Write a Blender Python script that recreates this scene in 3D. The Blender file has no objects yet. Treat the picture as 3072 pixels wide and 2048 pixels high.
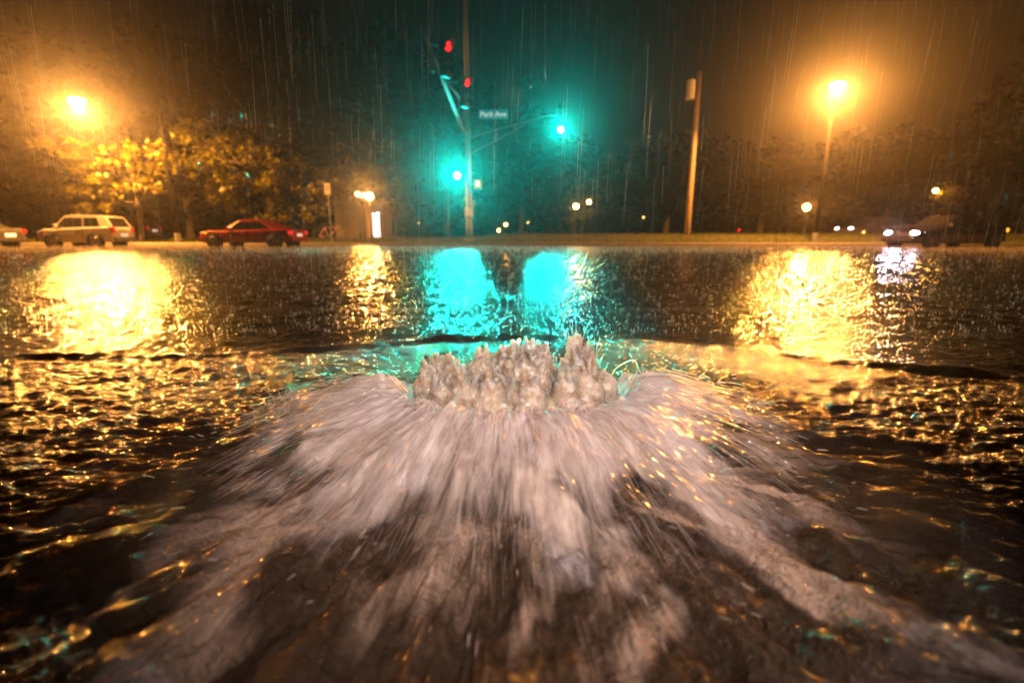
import bpy, math, random
import numpy as np
from math import sin, cos, pi, radians
from mathutils import Vector, Matrix
random.seed(7)
R = random.random
def U(a, b): return a + (b - a) * random.random()
S = bpy.context.scene
COL = S.collection

# ------------------------------------------------------------------ helpers
PITCH = radians(12.6); FOC = 484.0; CH = 0.6
def at(xd, yd, Y, Z=None):
    """where a sight line through the survey photo (2352 wide) meets the depth Y"""
    px, py = xd * 1024 / 2352, yd * 1024 / 2352
    cx, cy = px - 512, 341 - py
    up = cy * cos(PITCH) - FOC * sin(PITCH); fw = FOC * cos(PITCH) + cy * sin(PITCH)
    return Vector((cx / fw * Y, Y, CH + up / fw * Y))

def tag(o, label=None, cat=None, group=None, kind=None):
    if label: o['label'] = label
    if cat: o['category'] = cat
    if group: o['group'] = group
    if kind: o['kind'] = kind
    return o
def empty(name, loc=(0, 0, 0), rz=0.0):
    o = bpy.data.objects.new(name, None); COL.objects.link(o)
    o.location = loc; o.rotation_euler = (0, 0, rz); o.empty_display_size = .2
    return o
def copy_tree(o, parent=None):
    c = o.copy(); COL.objects.link(c); c.parent = parent
    for ch in list(o.children): copy_tree(ch, c)
    return c
def link_mesh(name, me, m, parent=None):
    o = bpy.data.objects.new(name, me); COL.objects.link(o)
    if m: me.materials.append(m)
    o.parent = parent
    return o
def np_mesh(name, V, F, smooth=True):
    """V (n,3), F (m,k) arrays"""
    me = bpy.data.meshes.new(name)
    V = np.asarray(V, np.float32); F = np.asarray(F, np.int32)
    me.vertices.add(len(V)); me.vertices.foreach_set('co', V.ravel())
    k = F.shape[1]
    me.loops.add(F.size); me.loops.foreach_set('vertex_index', F.ravel())
    me.polygons.add(len(F)); me.polygons.foreach_set('loop_start', np.arange(0, F.size, k, dtype=np.int32))
    try: me.polygons.foreach_set('loop_total', np.full(len(F), k, np.int32))
    except Exception: pass
    me.update(calc_edges=True)
    me.polygons.foreach_set('use_smooth', np.full(len(F), smooth, bool))
    me.update()
    return me

class MB:
    def __init__(s): s.v = []; s.f = []
    def add(s, vs, fs):
        n = len(s.v); s.v += [tuple(v) for v in vs]; s.f += [tuple(i + n for i in f) for f in fs]
    def box(s, c, d, rz=0.0, taper=1.0):
        x, y, z = d[0] / 2, d[1] / 2, d[2] / 2; vs = []
        for sz, t in ((-1, 1.0), (1, taper)):
            for sx, sy in ((-1, -1), (1, -1), (1, 1), (-1, 1)):
                a, b = sx * x * t, sy * y * t
                vs.append((c[0] + a * cos(rz) - b * sin(rz), c[1] + a * sin(rz) + b * cos(rz), c[2] + sz * z))
        s.add(vs, [(3, 2, 1, 0), (4, 5, 6, 7), (0, 1, 5, 4), (1, 2, 6, 5), (2, 3, 7, 6), (3, 0, 4, 7)])
    def tube(s, pts, rad, n=8, cap=True):
        pts = [Vector(p) for p in pts]
        if not isinstance(rad, (list, tuple)): rad = [rad] * len(pts)
        vs, fs = [], []; u = None
        for i, p in enumerate(pts):
            t = (pts[min(i + 1, len(pts) - 1)] - pts[max(i - 1, 0)]).normalized()
            if u is None:
                u = t.orthogonal().normalized()
            else:
                u = (u - t * u.dot(t)).normalized()
            w = t.cross(u)
            for k in range(n):
                a = 2 * pi * k / n
                vs.append(p + (u * cos(a) + w * sin(a)) * rad[i])
        for i in range(len(pts) - 1):
            for k in range(n):
                a, b = i * n + k, i * n + (k + 1) % n
                fs.append((a, b, b + n, a + n))
        if cap:
            fs.append(tuple(range(n - 1, -1, -1))); fs.append(tuple(range((len(pts) - 1) * n, len(pts) * n)))
        s.add(vs, fs)
    def sphere(s, c, r, nu=12, nv=8, sc=(1, 1, 1)):
        vs, fs = [], []
        for j in range(nv + 1):
            t = pi * j / nv
            for i in range(nu):
                a = 2 * pi * i / nu
                vs.append((c[0] + r * sc[0] * sin(t) * cos(a), c[1] + r * sc[1] * sin(t) * sin(a), c[2] + r * sc[2] * cos(t)))
        for j in range(nv):
            for i in range(nu):
                a, b = j * nu + i, j * nu + (i + 1) % nu
                fs.append((a, a + nu, b + nu, b))
        s.add(vs, fs)
    def disc(s, c, axis, r, depth=.02, n=20):
        a = Vector(axis).normalized(); c = Vector(c)
        s.tube([c - a * depth / 2, c + a * depth / 2], r, n)
    def ring(s, c, axis, r, rr, n=24, m=6):
        a = Vector(axis).normalized(); u = a.orthogonal().normalized(); w = a.cross(u); c = Vector(c); vs, fs = [], []
        for i in range(n):
            t = 2 * pi * i / n; d = u * cos(t) + w * sin(t)
            for k in range(m):
                q = 2 * pi * k / m; vs.append(c + d * (r + rr * cos(q)) + a * rr * sin(q))
        for i in range(n):
            for k in range(m):
                fs.append((i * m + k, i * m + (k + 1) % m, ((i + 1) % n) * m + (k + 1) % m, ((i + 1) % n) * m + k))
        s.add(vs, fs)
    def build(s, name, m, parent=None, smooth=False, bevel=0):
        me = bpy.data.meshes.new(name); me.from_pydata(s.v, [], s.f); me.update()
        if smooth:
            me.polygons.foreach_set('use_smooth', [True] * len(me.polygons)); me.update()
        o = link_mesh(name, me, m, parent)
        if bevel:
            b = o.modifiers.new('b', 'BEVEL'); b.width = bevel; b.segments = 2; b.limit_method = 'ANGLE'
        return o

# ------------------------------------------------------------------ numpy noise
_rng = np.random.RandomState(3)
_P = _rng.permutation(4096); _G = _rng.uniform(0, 2 * pi, 4096)
def pn(x, y, seed=0):
    x = np.asarray(x, np.float64) + seed * 17.31; y = np.asarray(y, np.float64) + seed * 5.77
    xi = np.floor(x).astype(np.int64); yi = np.floor(y).astype(np.int64); xf = x - xi; yf = y - yi
    u = xf * xf * xf * (xf * (xf * 6 - 15) + 10); v = yf * yf * yf * (yf * (yf * 6 - 15) + 10)
    def g(ix, iy, dx, dy):
        h = _G[_P[(_P[(ix + seed * 131) & 4095] + iy) & 4095]]
        return np.cos(h) * dx + np.sin(h) * dy
    a = g(xi, yi, xf, yf); b = g(xi + 1, yi, xf - 1, yf); c = g(xi, yi + 1, xf, yf - 1); d = g(xi + 1, yi + 1, xf - 1, yf - 1)
    return (a + u * (b - a) + v * ((c + u * (d - c)) - (a + u * (b - a)))) * 1.5
def fbm(x, y, o=4, seed=0, g=.5):
    t = 0; a = 1; f = 1
    for i in range(o): t = t + a * pn(x * f, y * f, seed + i); a *= g; f *= 2.03
    return t
def sst(a, b, x):
    t = np.clip((x - a) / (b - a), 0, 1); return t * t * (3 - 2 * t)

# ------------------------------------------------------------------ materials
def mat(name, col=(.5, .5, .5), rough=.5, metal=0.0, spec=.5, noise=0.0, nscale=8.0, bump=0.0, bscale=40.0, emit=None, coat=0.0):
    m = bpy.data.materials.new(name); m.use_nodes = True; nt = m.node_tree; N = nt.nodes; L = nt.links
    p = N['Principled BSDF']; p.inputs['Base Color'].default_value = (*col, 1); p.inputs['Roughness'].default_value = rough
    p.inputs['Metallic'].default_value = metal; p.inputs['Specular IOR Level'].default_value = spec
    p.inputs['Coat Weight'].default_value = coat
    tc = N.new('ShaderNodeTexCoord')
    if noise:
        n = N.new('ShaderNodeTexNoise'); n.inputs['Scale'].default_value = nscale; n.inputs['Detail'].default_value = 5
        L.new(tc.outputs['Object'], n.inputs['Vector'])
        r = N.new('ShaderNodeValToRGB'); r.color_ramp.elements[0].position = .3; r.color_ramp.elements[1].position = .7
        r.color_ramp.elements[0].color = (*[c * (1 - noise) for c in col], 1); r.color_ramp.elements[1].color = (*[min(1, c * (1 + noise)) for c in col], 1)
        L.new(n.outputs['Fac'], r.inputs['Fac']); L.new(r.outputs['Color'], p.inputs['Base Color'])
    if bump:
        n = N.new('ShaderNodeTexNoise'); n.inputs['Scale'].default_value = bscale; n.inputs['Detail'].default_value = 4
        L.new(tc.outputs['Object'], n.inputs['Vector'])
        b = N.new('ShaderNodeBump'); b.inputs['Strength'].default_value = bump; b.inputs['Distance'].default_value = .02
        L.new(n.outputs['Fac'], b.inputs['Height']); L.new(b.outputs['Normal'], p.inputs['Normal'])
    if emit:
        p.inputs['Emission Color'].default_value = (*emit[0], 1); p.inputs['Emission Strength'].default_value = emit[1]
    return m

ORANGE = (1.0, .38, .065)
CYAN = (0.0, 1.0, .86)
M = {}
M['steel'] = mat('galvanised_steel', (.20, .19, .18), .5, .6, noise=.2, nscale=14, bump=.15, bscale=60)
M['mast'] = mat('dull_mast_steel', (.15, .13, .115), .75, spec=.15, noise=.3, nscale=10)
M['bronze'] = mat('dark_bronze_paint', (.006, .005, .004), .8, spec=.1)
M['darkmetal'] = mat('dark_paint_metal', (.03, .03, .03), .4, .3)
M['signal_black'] = mat('signal_housing', (.02, .02, .018), .65, spec=.15)
M['signal_yellow'] = mat('signal_housing_yellow', (.45, .28, .03), .4)
M['concrete'] = mat('concrete', (.30, .28, .25), .7, noise=.25, nscale=9, bump=.3, bscale=50)
M['wood'] = mat('weathered_pole_wood', (.26, .17, .09), .7, noise=.35, nscale=6, bump=.5, bscale=20)
M['bark'] = mat('bark', (.075, .055, .04), .85, noise=.4, nscale=8, bump=.8, bscale=18)
M['glass'] = mat('car_glass', (.01, .01, .012), .08, spec=.6)
M['tyre'] = mat('tyre_rubber', (.018, .018, .018), .7, bump=.3, bscale=70)
M['rim'] = mat('alloy_rim', (.35, .35, .36), .3, .9)
M['silver'] = mat('silver_paint', (.38, .34, .32), .3, .25, coat=.6, noise=.05)
M['red'] = mat('red_paint', (.22, .008, .006), .22, .1, coat=1.0, noise=.05)
M['maroon'] = mat('dark_maroon_paint', (.012, .004, .005), .2, .2, coat=1.0)
M['darkgrey'] = mat('dark_grey_paint', (.05, .045, .045), .25, .3, coat=1.0)
M['white'] = mat('white_sign_face', (.75, .72, .70), .4)
M['plate'] = mat('plate_white', (.8, .8, .78), .4, emit=((1, .9, .95), .3))  # slight emission brightens the plate, which is no lamp itself
M['greensign'] = mat('green_sign_face', (.012, .16, .15), .4, emit=((.0, .5, .48), .22))  # faint emission added to lift a sign face that came out dim
M['signtext'] = mat('white_lettering', (.85, .82, .8), .5, emit=((.75, .9, .9), .55))  # letters brightened by added emission too
M['brickwall'] = mat('pale_render', (.24, .19, .13), .8, noise=.15, nscale=3, bump=.3, bscale=20)
M['rooftile'] = mat('dark_roof', (.05, .04, .035), .8, noise=.3)
M['bike'] = mat('pinkish_bicycle_paint', (.85, .5, .42), .35, coat=.6)
def emi(name, col, s):
    m = bpy.data.materials.new(name); m.use_nodes = True; nt = m.node_tree; nt.nodes.clear()
    e = nt.nodes.new('ShaderNodeEmission'); o = nt.nodes.new('ShaderNodeOutputMaterial')
    e.inputs['Color'].default_value = (*col, 1); e.inputs['Strength'].default_value = s
    nt.links.new(e.outputs[0], o.inputs['Surface']); return m
M['hps'] = emi('sodium_lens', (1, .52, .16), 260)
M['hps_small'] = emi('sodium_globe', (1, .50, .13), 45)
M['hps_far'] = emi('far_sodium_globe', (1, .50, .13), 16)
M['whitelamp'] = emi('white_lamp', (1, .8, .75), 14)
M['green_on'] = emi('green_lens_lit', (.04, 1, .88), 160)
M['red_on'] = emi('red_lens_lit', (1, .004, .006), 7)
M['amber_spot'] = emi('amber_lens_lit', (1, .6, .1), 6)
M['hand_on'] = emi('walk_symbol_lit', (1, .72, .25), 3.2)
M['head_on'] = emi('headlight_lit', (1, .80, .95), 70)
M['tail_on'] = emi('tail_lamp_lit', (1, .02, .03), 1.0)
M['turn_on'] = emi('amber_marker_lit', (1, .35, .02), 3.0)
M['tail_faint'] = mat('tail_lamp_red', (.5, .01, .01), .15, coat=1, emit=((1, .02, .03), .1))  # unlit tail lens with a faint glow added
M['lens_off'] = mat('dark_lens', (.03, .03, .03), .1)
M['headlens'] = mat('clear_headlamp', (.6, .55, .5), .08, .3, coat=1)
M['doorlight'] = emi('lit_doorway', (1, .72, .66), 2.2)

def leaf_mat(name, c):
    m = bpy.data.materials.new(name); m.use_nodes = True; nt = m.node_tree; N = nt.nodes; L = nt.links; N.clear()
    o = N.new('ShaderNodeOutputMaterial'); g = N.new('ShaderNodeNewGeometry')
    r = N.new('ShaderNodeValToRGB'); r.color_ramp.elements[0].color = (c[0] * .6, c[1] * .6, c[2] * .6, 1); r.color_ramp.elements[1].color = (c[0] * 1.35, c[1] * 1.3, c[2], 1)
    L.new(g.outputs['Random Per Island'], r.inputs['Fac'])
    d = N.new('ShaderNodeBsdfDiffuse'); t = N.new('ShaderNodeBsdfTranslucent'); gl = N.new('ShaderNodeBsdfGlossy'); gl.inputs['Roughness'].default_value = .45
    L.new(r.outputs[0], d.inputs[0]); L.new(r.outputs[0], t.inputs[0])
    a = N.new('ShaderNodeMixShader'); a.inputs[0].default_value = .45; L.new(d.outputs[0], a.inputs[1]); L.new(t.outputs[0], a.inputs[2])
    b = N.new('ShaderNodeMixShader'); b.inputs[0].default_value = .03 if c[0] > .1 else 0.0; L.new(a.outputs[0], b.inputs[1]); L.new(gl.outputs[0], b.inputs[2])
    L.new(b.outputs[0], o.inputs['Surface']); return m
M['leaf'] = leaf_mat('maple_leaves', (.13, .115, .006))
M['leafdark'] = leaf_mat('dark_leaves', (.008, .009, .003))
M['grass'] = leaf_mat('grass_blades', (.10, .11, .015))

# ------------------------------------------------------------------ world + camera
w = bpy.data.worlds.new('World'); S.world = w; w.use_nodes = True
bg = w.node_tree.nodes['Background']
bg.inputs['Color'].default_value = (1.0, .72, .55, 1); bg.inputs['Strength'].default_value = .003
cam = bpy.data.cameras.new('camera'); co = bpy.data.objects.new('camera', cam); COL.objects.link(co)
cam.lens = 17.0; cam.sensor_width = 36; co.location = (0, 0, CH); co.rotation_euler = (pi / 2 - PITCH, 0, 0)
cam.clip_end = 2000; cam.clip_start = .02
cam.dof.use_dof = True; cam.dof.focus_distance = 1.75; cam.dof.aperture_fstop = 1.6
S.camera = co
S.view_settings.view_transform = 'Standard'; S.view_settings.look = 'None'; S.view_settings.exposure = 0; S.view_settings.gamma = 1
cy = S.cycles
cy.use_denoising = True
try: cy.denoiser = 'OPENIMAGEDENOISE'; cy.denoising_prefilter = 'ACCURATE'
except Exception: pass
cy.max_bounces = 6; cy.diffuse_bounces = 2; cy.glossy_bounces = 3; cy.transmission_bounces = 4; cy.volume_bounces = 0; cy.transparent_max_bounces = 24
cy.sample_clamp_indirect = 4; cy.caustics_reflective = False; cy.caustics_refractive = False
cy.use_adaptive_sampling = False

def point(name, loc, col, power, rad, parent=None, spot=None, aim=None):
    l = bpy.data.lights.new(name, 'SPOT' if spot else 'POINT'); l.color = col; l.energy = power; l.shadow_soft_size = rad
    if spot: l.spot_size = radians(spot); l.spot_blend = 1.0
    o = bpy.data.objects.new(name, l); COL.objects.link(o); o.location = loc; o.parent = parent
    if aim is not None: o.rotation_euler = (Vector(aim) - Vector(loc)).to_track_quat('-Z', 'Y').to_euler()
    return o

# ------------------------------------------------------------------ haze
hz = bpy.data.materials.new('rainy_air'); hz.use_nodes = True; nt = hz.node_tree; nt.nodes.clear()
pv = nt.nodes.new('ShaderNodeVolumePrincipled'); oo = nt.nodes.new('ShaderNodeOutputMaterial')
HAZE = .0010
pv.inputs['Color'].default_value = (.95, .92, .9, 1); pv.inputs['Density'].default_value = HAZE; pv.inputs['Anisotropy'].default_value = .9
nt.links.new(pv.outputs[0], oo.inputs['Volume'])
b = MB(); b.box((0, 65, 14), (260, 190, 32))
tag(b.build('haze', hz), 'thin rainy night air glowing around the lamps', 'haze', kind='stuff')

# ------------------------------------------------------------------ water
GC = (0.0, 1.48)                                     # where the gush breaks through
KERB_Y = 25.0
front_x = np.array([-60, -12, -5, -3.3, -2.54, -1.9, -1.28, -.8, -.45, 0, .45, .8, 1.2, 1.55, 1.8, 2.3, 3.2, 6, 60.])
front_y = np.array([1.2, 1.6, 2.15, 2.28, 2.33, 2.36, 2.42, 2.6, 2.76, 2.80, 2.80, 2.70, 2.50, 2.28, 2.12, 1.95, 1.8, 1.4, 1.0])
def front(x): return np.interp(x, front_x, front_y) + .03 * pn(x * 2.2, x * 0, 40) + .012 * pn(x * 9, x * 0, 41)
def polar(x, y):
    dx, dy = x - GC[0], y - GC[1]
    return np.arctan2(dx, -dy), np.hypot(dx, dy)     # angle 0 points at the viewer
def water_h(x, y):
    th, r = polar(x, y)
    px = np.maximum(y, .4) / 480.0                   # mesh spacing across at this depth
    h = np.zeros_like(x)
    def lay(freq, amp, seed, o=2):                   # drop what the mesh cannot carry
        return amp * sst(1.0, 3.0, 1.0 / (freq * px * 1.6)) * fbm(x * freq, y * freq, o, seed)
    d = y - front(x)                                 # >0 beyond the standing wave
    out = sst(-.05, .05, d)
    # outside: choppy ponded water hit by rain
    oh = lay(1.3, .012, 1) + lay(4.0, .0095, 3) + lay(9., .0055, 5) + lay(22., .0026, 7) + lay(48., .0008, 8)
    oh += .0032 * np.sin(r * 34 + 3.0 * pn(x * 1.3, y * 1.3, 9)) * sst(6.5, 2.2, r) * (.5 + .5 * pn(x * .8, y * .8, 12))
    oh += .006 * np.sin(y * 4.3 + 2.5 * pn(x * .25, y * .5, 14)) * sst(1.5, 5, y) * sst(14, 6, y)
    for k in range(3):                               # a few long lines of flow on the right
        yy = 3.3 + .55 * k + .25 * np.sin(x * .8 + k) - (x - 2.4) * .18
        oh += .010 * np.exp(-((y - yy) / .05) ** 2) * sst(1.2, 2.0, x) * sst(5.5, 3.5, x)
    oh += .003
    # inside: thin fast sheet running out from the gush
    sth = th * 7.0
    ih = .006 * fbm(sth, r * 2.2, 3, 20) + .0028 * fbm(th * 22, r * 6, 3, 24)
    toward = sst(2.2, .7, np.abs(th))
    churn = sst(.45, .75, r) * sst(2.4, 1.0, r) * toward
    calm = (.85 + .15 * sst(2.1, 1.3, y)) * (1 - .15 * churn)
    ih += calm * (lay(13., .0075, 27) + lay(30., .0048, 28) + lay(62., .0018, 29))
    warp = .35 * fbm(x * 3, y * 3, 2, 33)
    ih += churn * (.022 * fbm(th * 7.5 + warp, r * 2.2 + warp, 2, 30) + .017 * fbm(th * 20 + warp, r * 4.5, 3, 36) + .008 * fbm(th * 48, r * 9, 2, 38))
    ih += .02 * churn - .001
    h = ih * (1 - out) + oh * out
    ridge = .0085 + .003 * pn(x * 1.5, x * 0, 44)
    h += ridge * np.exp(-(d / .035) ** 2) * (.35 + .65 * sst(5.0, 2.0, np.abs(x)))
    h -= .003 * np.exp(-((d + .09) / .05) ** 2)
    return h, th, r, out, churn

ys_scr = np.concatenate([np.linspace(691, 420, 560), np.linspace(419.6, 300, 300)[0:], np.linspace(299.5, 247, 130)])
Yr = []
for py in ys_scr:
    cyv = 341 - py; up = cyv * cos(PITCH) - FOC * sin(PITCH); fw = FOC * cos(PITCH) + cyv * sin(PITCH)
    Yr.append(CH / -up * fw)
Yr = np.array([y for y in Yr if y < KERB_Y + .05] + [KERB_Y + .1])
behind = np.linspace(-6, Yr[0] - .05, 14)
sc = np.concatenate([np.linspace(-5, -1.24, 24)[:-1], np.linspace(-1.24, 1.24, 1060), np.linspace(1.24, 5, 24)[1:]])
X = Yr[:, None] * sc[None, :] * 1.0; Y = np.repeat(Yr[:, None], len(sc), 1)
Xb = sc[None, :] * (Yr[0] + (Yr[0] - behind)[:, None] * 3); Yb = np.repeat(behind[:, None], len(sc), 1)
X = np.vstack([Xb, X]); Y = np.vstack([Yb, Y])
H, TH, RR, OUT, CHURN = water_h(X, Y)
nr, nc = X.shape
V = np.stack([X, Y, H], -1).reshape(-1, 3)
idx = np.arange(nr * nc).reshape(nr, nc)
F = np.stack([idx[:-1, :-1], idx[:-1, 1:], idx[1:, 1:], idx[1:, :-1]], -1).reshape(-1, 4)
wm = np_mesh('flood_water', V, F)
foam = sst(-.25, .5, fbm(TH * 5.2 + .9 * pn(X * 2.4, Y * 2.4, 51), RR * 1.8, 3, 50)) * CHURN * sst(1.9, .8, RR) * .9
foam *= sst(-.45, .25, fbm(X * 2.1, Y * 2.1, 3, 56))
foam += .30 * sst(.32, .1, np.abs(RR - .72)) * sst(2.1, 1.6, np.abs(TH))
d = Y - front(X)
foam += .30 * sst(.10, .0, d) * sst(-.22, -.02, d) * sst(1.3, 2.2, X)        # froth trailing the wave on the right
foam = np.clip(foam, 0, 1)
def vec_attr(me, name, arrs):
    a = me.attributes.new(name, 'FLOAT_VECTOR', 'POINT')
    a.data.foreach_set('vector', np.stack([q.ravel() for q in arrs], -1).astype(np.float32).ravel())
vec_attr(wm, 'flow', (TH, RR, foam))
vec_attr(wm, 'zone', (OUT, CHURN, OUT * 0))

def node(nt, t, **kw):
    n = nt.nodes.new(t)
    for k, v in kw.items():
        if k in n.inputs: n.inputs[k].default_value = v
        else: setattr(n, k, v)
    return n
def mathn(nt, op, a, b=None, clamp=False):
    n = nt.nodes.new('ShaderNodeMath'); n.operation = op; n.use_clamp = clamp
    for i, q in enumerate((a, b)):
        if q is None: continue
        if isinstance(q, (int, float)): n.inputs[i].default_value = q
        else: nt.links.new(q, n.inputs[i])
    return n.outputs[0]
def flow_noise(nt, th, r, kt, kr, detail=3, off=0.0):
    c = nt.nodes.new('ShaderNodeCombineXYZ')
    nt.links.new(mathn(nt, 'MULTIPLY', th, kt), c.inputs[0]); nt.links.new(mathn(nt, 'MULTIPLY', r, kr), c.inputs[1]); c.inputs[2].default_value = off
    n = node(nt, 'ShaderNodeTexNoise', Scale=1.0, Detail=detail, Roughness=.6); nt.links.new(c.outputs[0], n.inputs['Vector'])
    return n.outputs['Fac']
def pos_noise(nt, scale, detail=3, sx=1.0, sy=1.0):
    g = nt.nodes.new('ShaderNodeNewGeometry'); mp = nt.nodes.new('ShaderNodeVectorMath'); mp.operation = 'MULTIPLY'; mp.inputs[1].default_value = (sx, sy, 1)
    nt.links.new(g.outputs['Position'], mp.inputs[0])
    n = node(nt, 'ShaderNodeTexNoise', Scale=scale, Detail=detail, Roughness=.55); nt.links.new(mp.outputs[0], n.inputs['Vector'])
    return n.outputs['Fac']
def maprange(nt, v, a, b, c, d):
    n = nt.nodes.new('ShaderNodeMapRange'); n.clamp = True; n.interpolation_type = 'SMOOTHSTEP'
    nt.links.new(v, n.inputs[0])
    for i, q in enumerate((a, b, c, d)): n.inputs[i + 1].default_value = q
    return n.outputs[0]

FOAMCOL = (.50, .37, .28)
def flood_material():
    m = bpy.data.materials.new('murky_flood_water'); m.use_nodes = True; nt = m.node_tree; nt.nodes.clear(); L = nt.links
    o = node(nt, 'ShaderNodeOutputMaterial')
    at_ = node(nt, 'ShaderNodeAttribute', attribute_name='flow'); sp = node(nt, 'ShaderNodeSeparateXYZ'); L.new(at_.outputs['Vector'], sp.inputs[0])
    az = node(nt, 'ShaderNodeAttribute', attribute_name='zone'); sz = node(nt, 'ShaderNodeSeparateXYZ'); L.new(az.outputs['Vector'], sz.inputs[0])
    th, r, fo = sp.outputs; out = sz.outputs[0]
    # fine relief
    rainb = mathn(nt, 'ADD', pos_noise(nt, 30, 2), mathn(nt, 'MULTIPLY', pos_noise(nt, 70, 2), .35))
    flowb = mathn(nt, 'ADD', mathn(nt, 'MULTIPLY', flow_noise(nt, th, r, 110, 34, 4), 1.1), mathn(nt, 'MULTIPLY', pos_noise(nt, 130, 3), .8))
    hmix = nt.nodes.new('ShaderNodeMix'); L.new(out, hmix.inputs[0]); L.new(flowb, hmix.inputs[2]); L.new(rainb, hmix.inputs[3])
    bp = node(nt, 'ShaderNodeBump', Strength=1.0, Distance=.0105); L.new(hmix.outputs[0], bp.inputs['Height'])
    bp2 = node(nt, 'ShaderNodeBump', Strength=.6, Distance=.02); L.new(pos_noise(nt, 6, 2), bp2.inputs['Height']); L.new(bp2.outputs[0], bp.inputs['Normal'])
    gl = node(nt, 'ShaderNodeBsdfGlossy', Roughness=.025); L.new(maprange(nt, out, 0, 1, .12, .045), gl.inputs['Roughness']); gl.inputs['Color'].default_value = (1, 1, 1, 1); L.new(bp.outputs[0], gl.inputs['Normal'])
    fr = node(nt, 'ShaderNodeFresnel', IOR=1.36); L.new(bp.outputs[0], fr.inputs['Normal'])
    tr = node(nt, 'ShaderNodeBsdfTransparent'); tr.inputs['Color'].default_value = (.42, .31, .22, 1)
    df = node(nt, 'ShaderNodeBsdfDiffuse'); df.inputs['Color'].default_value = (.095, .067, .046, 1); L.new(bp.outputs[0], df.inputs['Normal'])
    body = node(nt, 'ShaderNodeMixShader'); body.inputs[0].default_value = .55; L.new(tr.outputs[0], body.inputs[1]); L.new(df.outputs[0], body.inputs[2])
    # aerated streaks
    st = mathn(nt, 'ADD', flow_noise(nt, th, r, 16, 3.2, 4), mathn(nt, 'MULTIPLY', flow_noise(nt, th, r, 55, 9, 3, 5.0), .6))
    fac = mathn(nt, 'MULTIPLY', maprange(nt, mathn(nt, 'ADD', mathn(nt, 'MULTIPLY', st, .9), mathn(nt, 'MULTIPLY', fo, .8)), .85, 1.65, 0, 1), maprange(nt, fo, .0, .5, 0, 1))
    fd = node(nt, 'ShaderNodeBsdfDiffuse'); fd.inputs['Color'].default_value = (.50, .40, .335, 1); L.new(bp.outputs[0], fd.inputs['Normal'])
    b2 = node(nt, 'ShaderNodeMixShader'); L.new(fac, b2.inputs[0]); L.new(body.outputs[0], b2.inputs[1]); L.new(fd.outputs[0], b2.inputs[2])
    fin = node(nt, 'ShaderNodeMixShader'); L.new(fr.outputs[0], fin.inputs[0]); L.new(b2.outputs[0], fin.inputs[1]); L.new(gl.outputs[0], fin.inputs[2])
    L.new(fin.outputs[0], o.inputs['Surface']); return m
fw_ = link_mesh('flood_water', wm, flood_material()); fw_['kind'] = 'structure'

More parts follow.
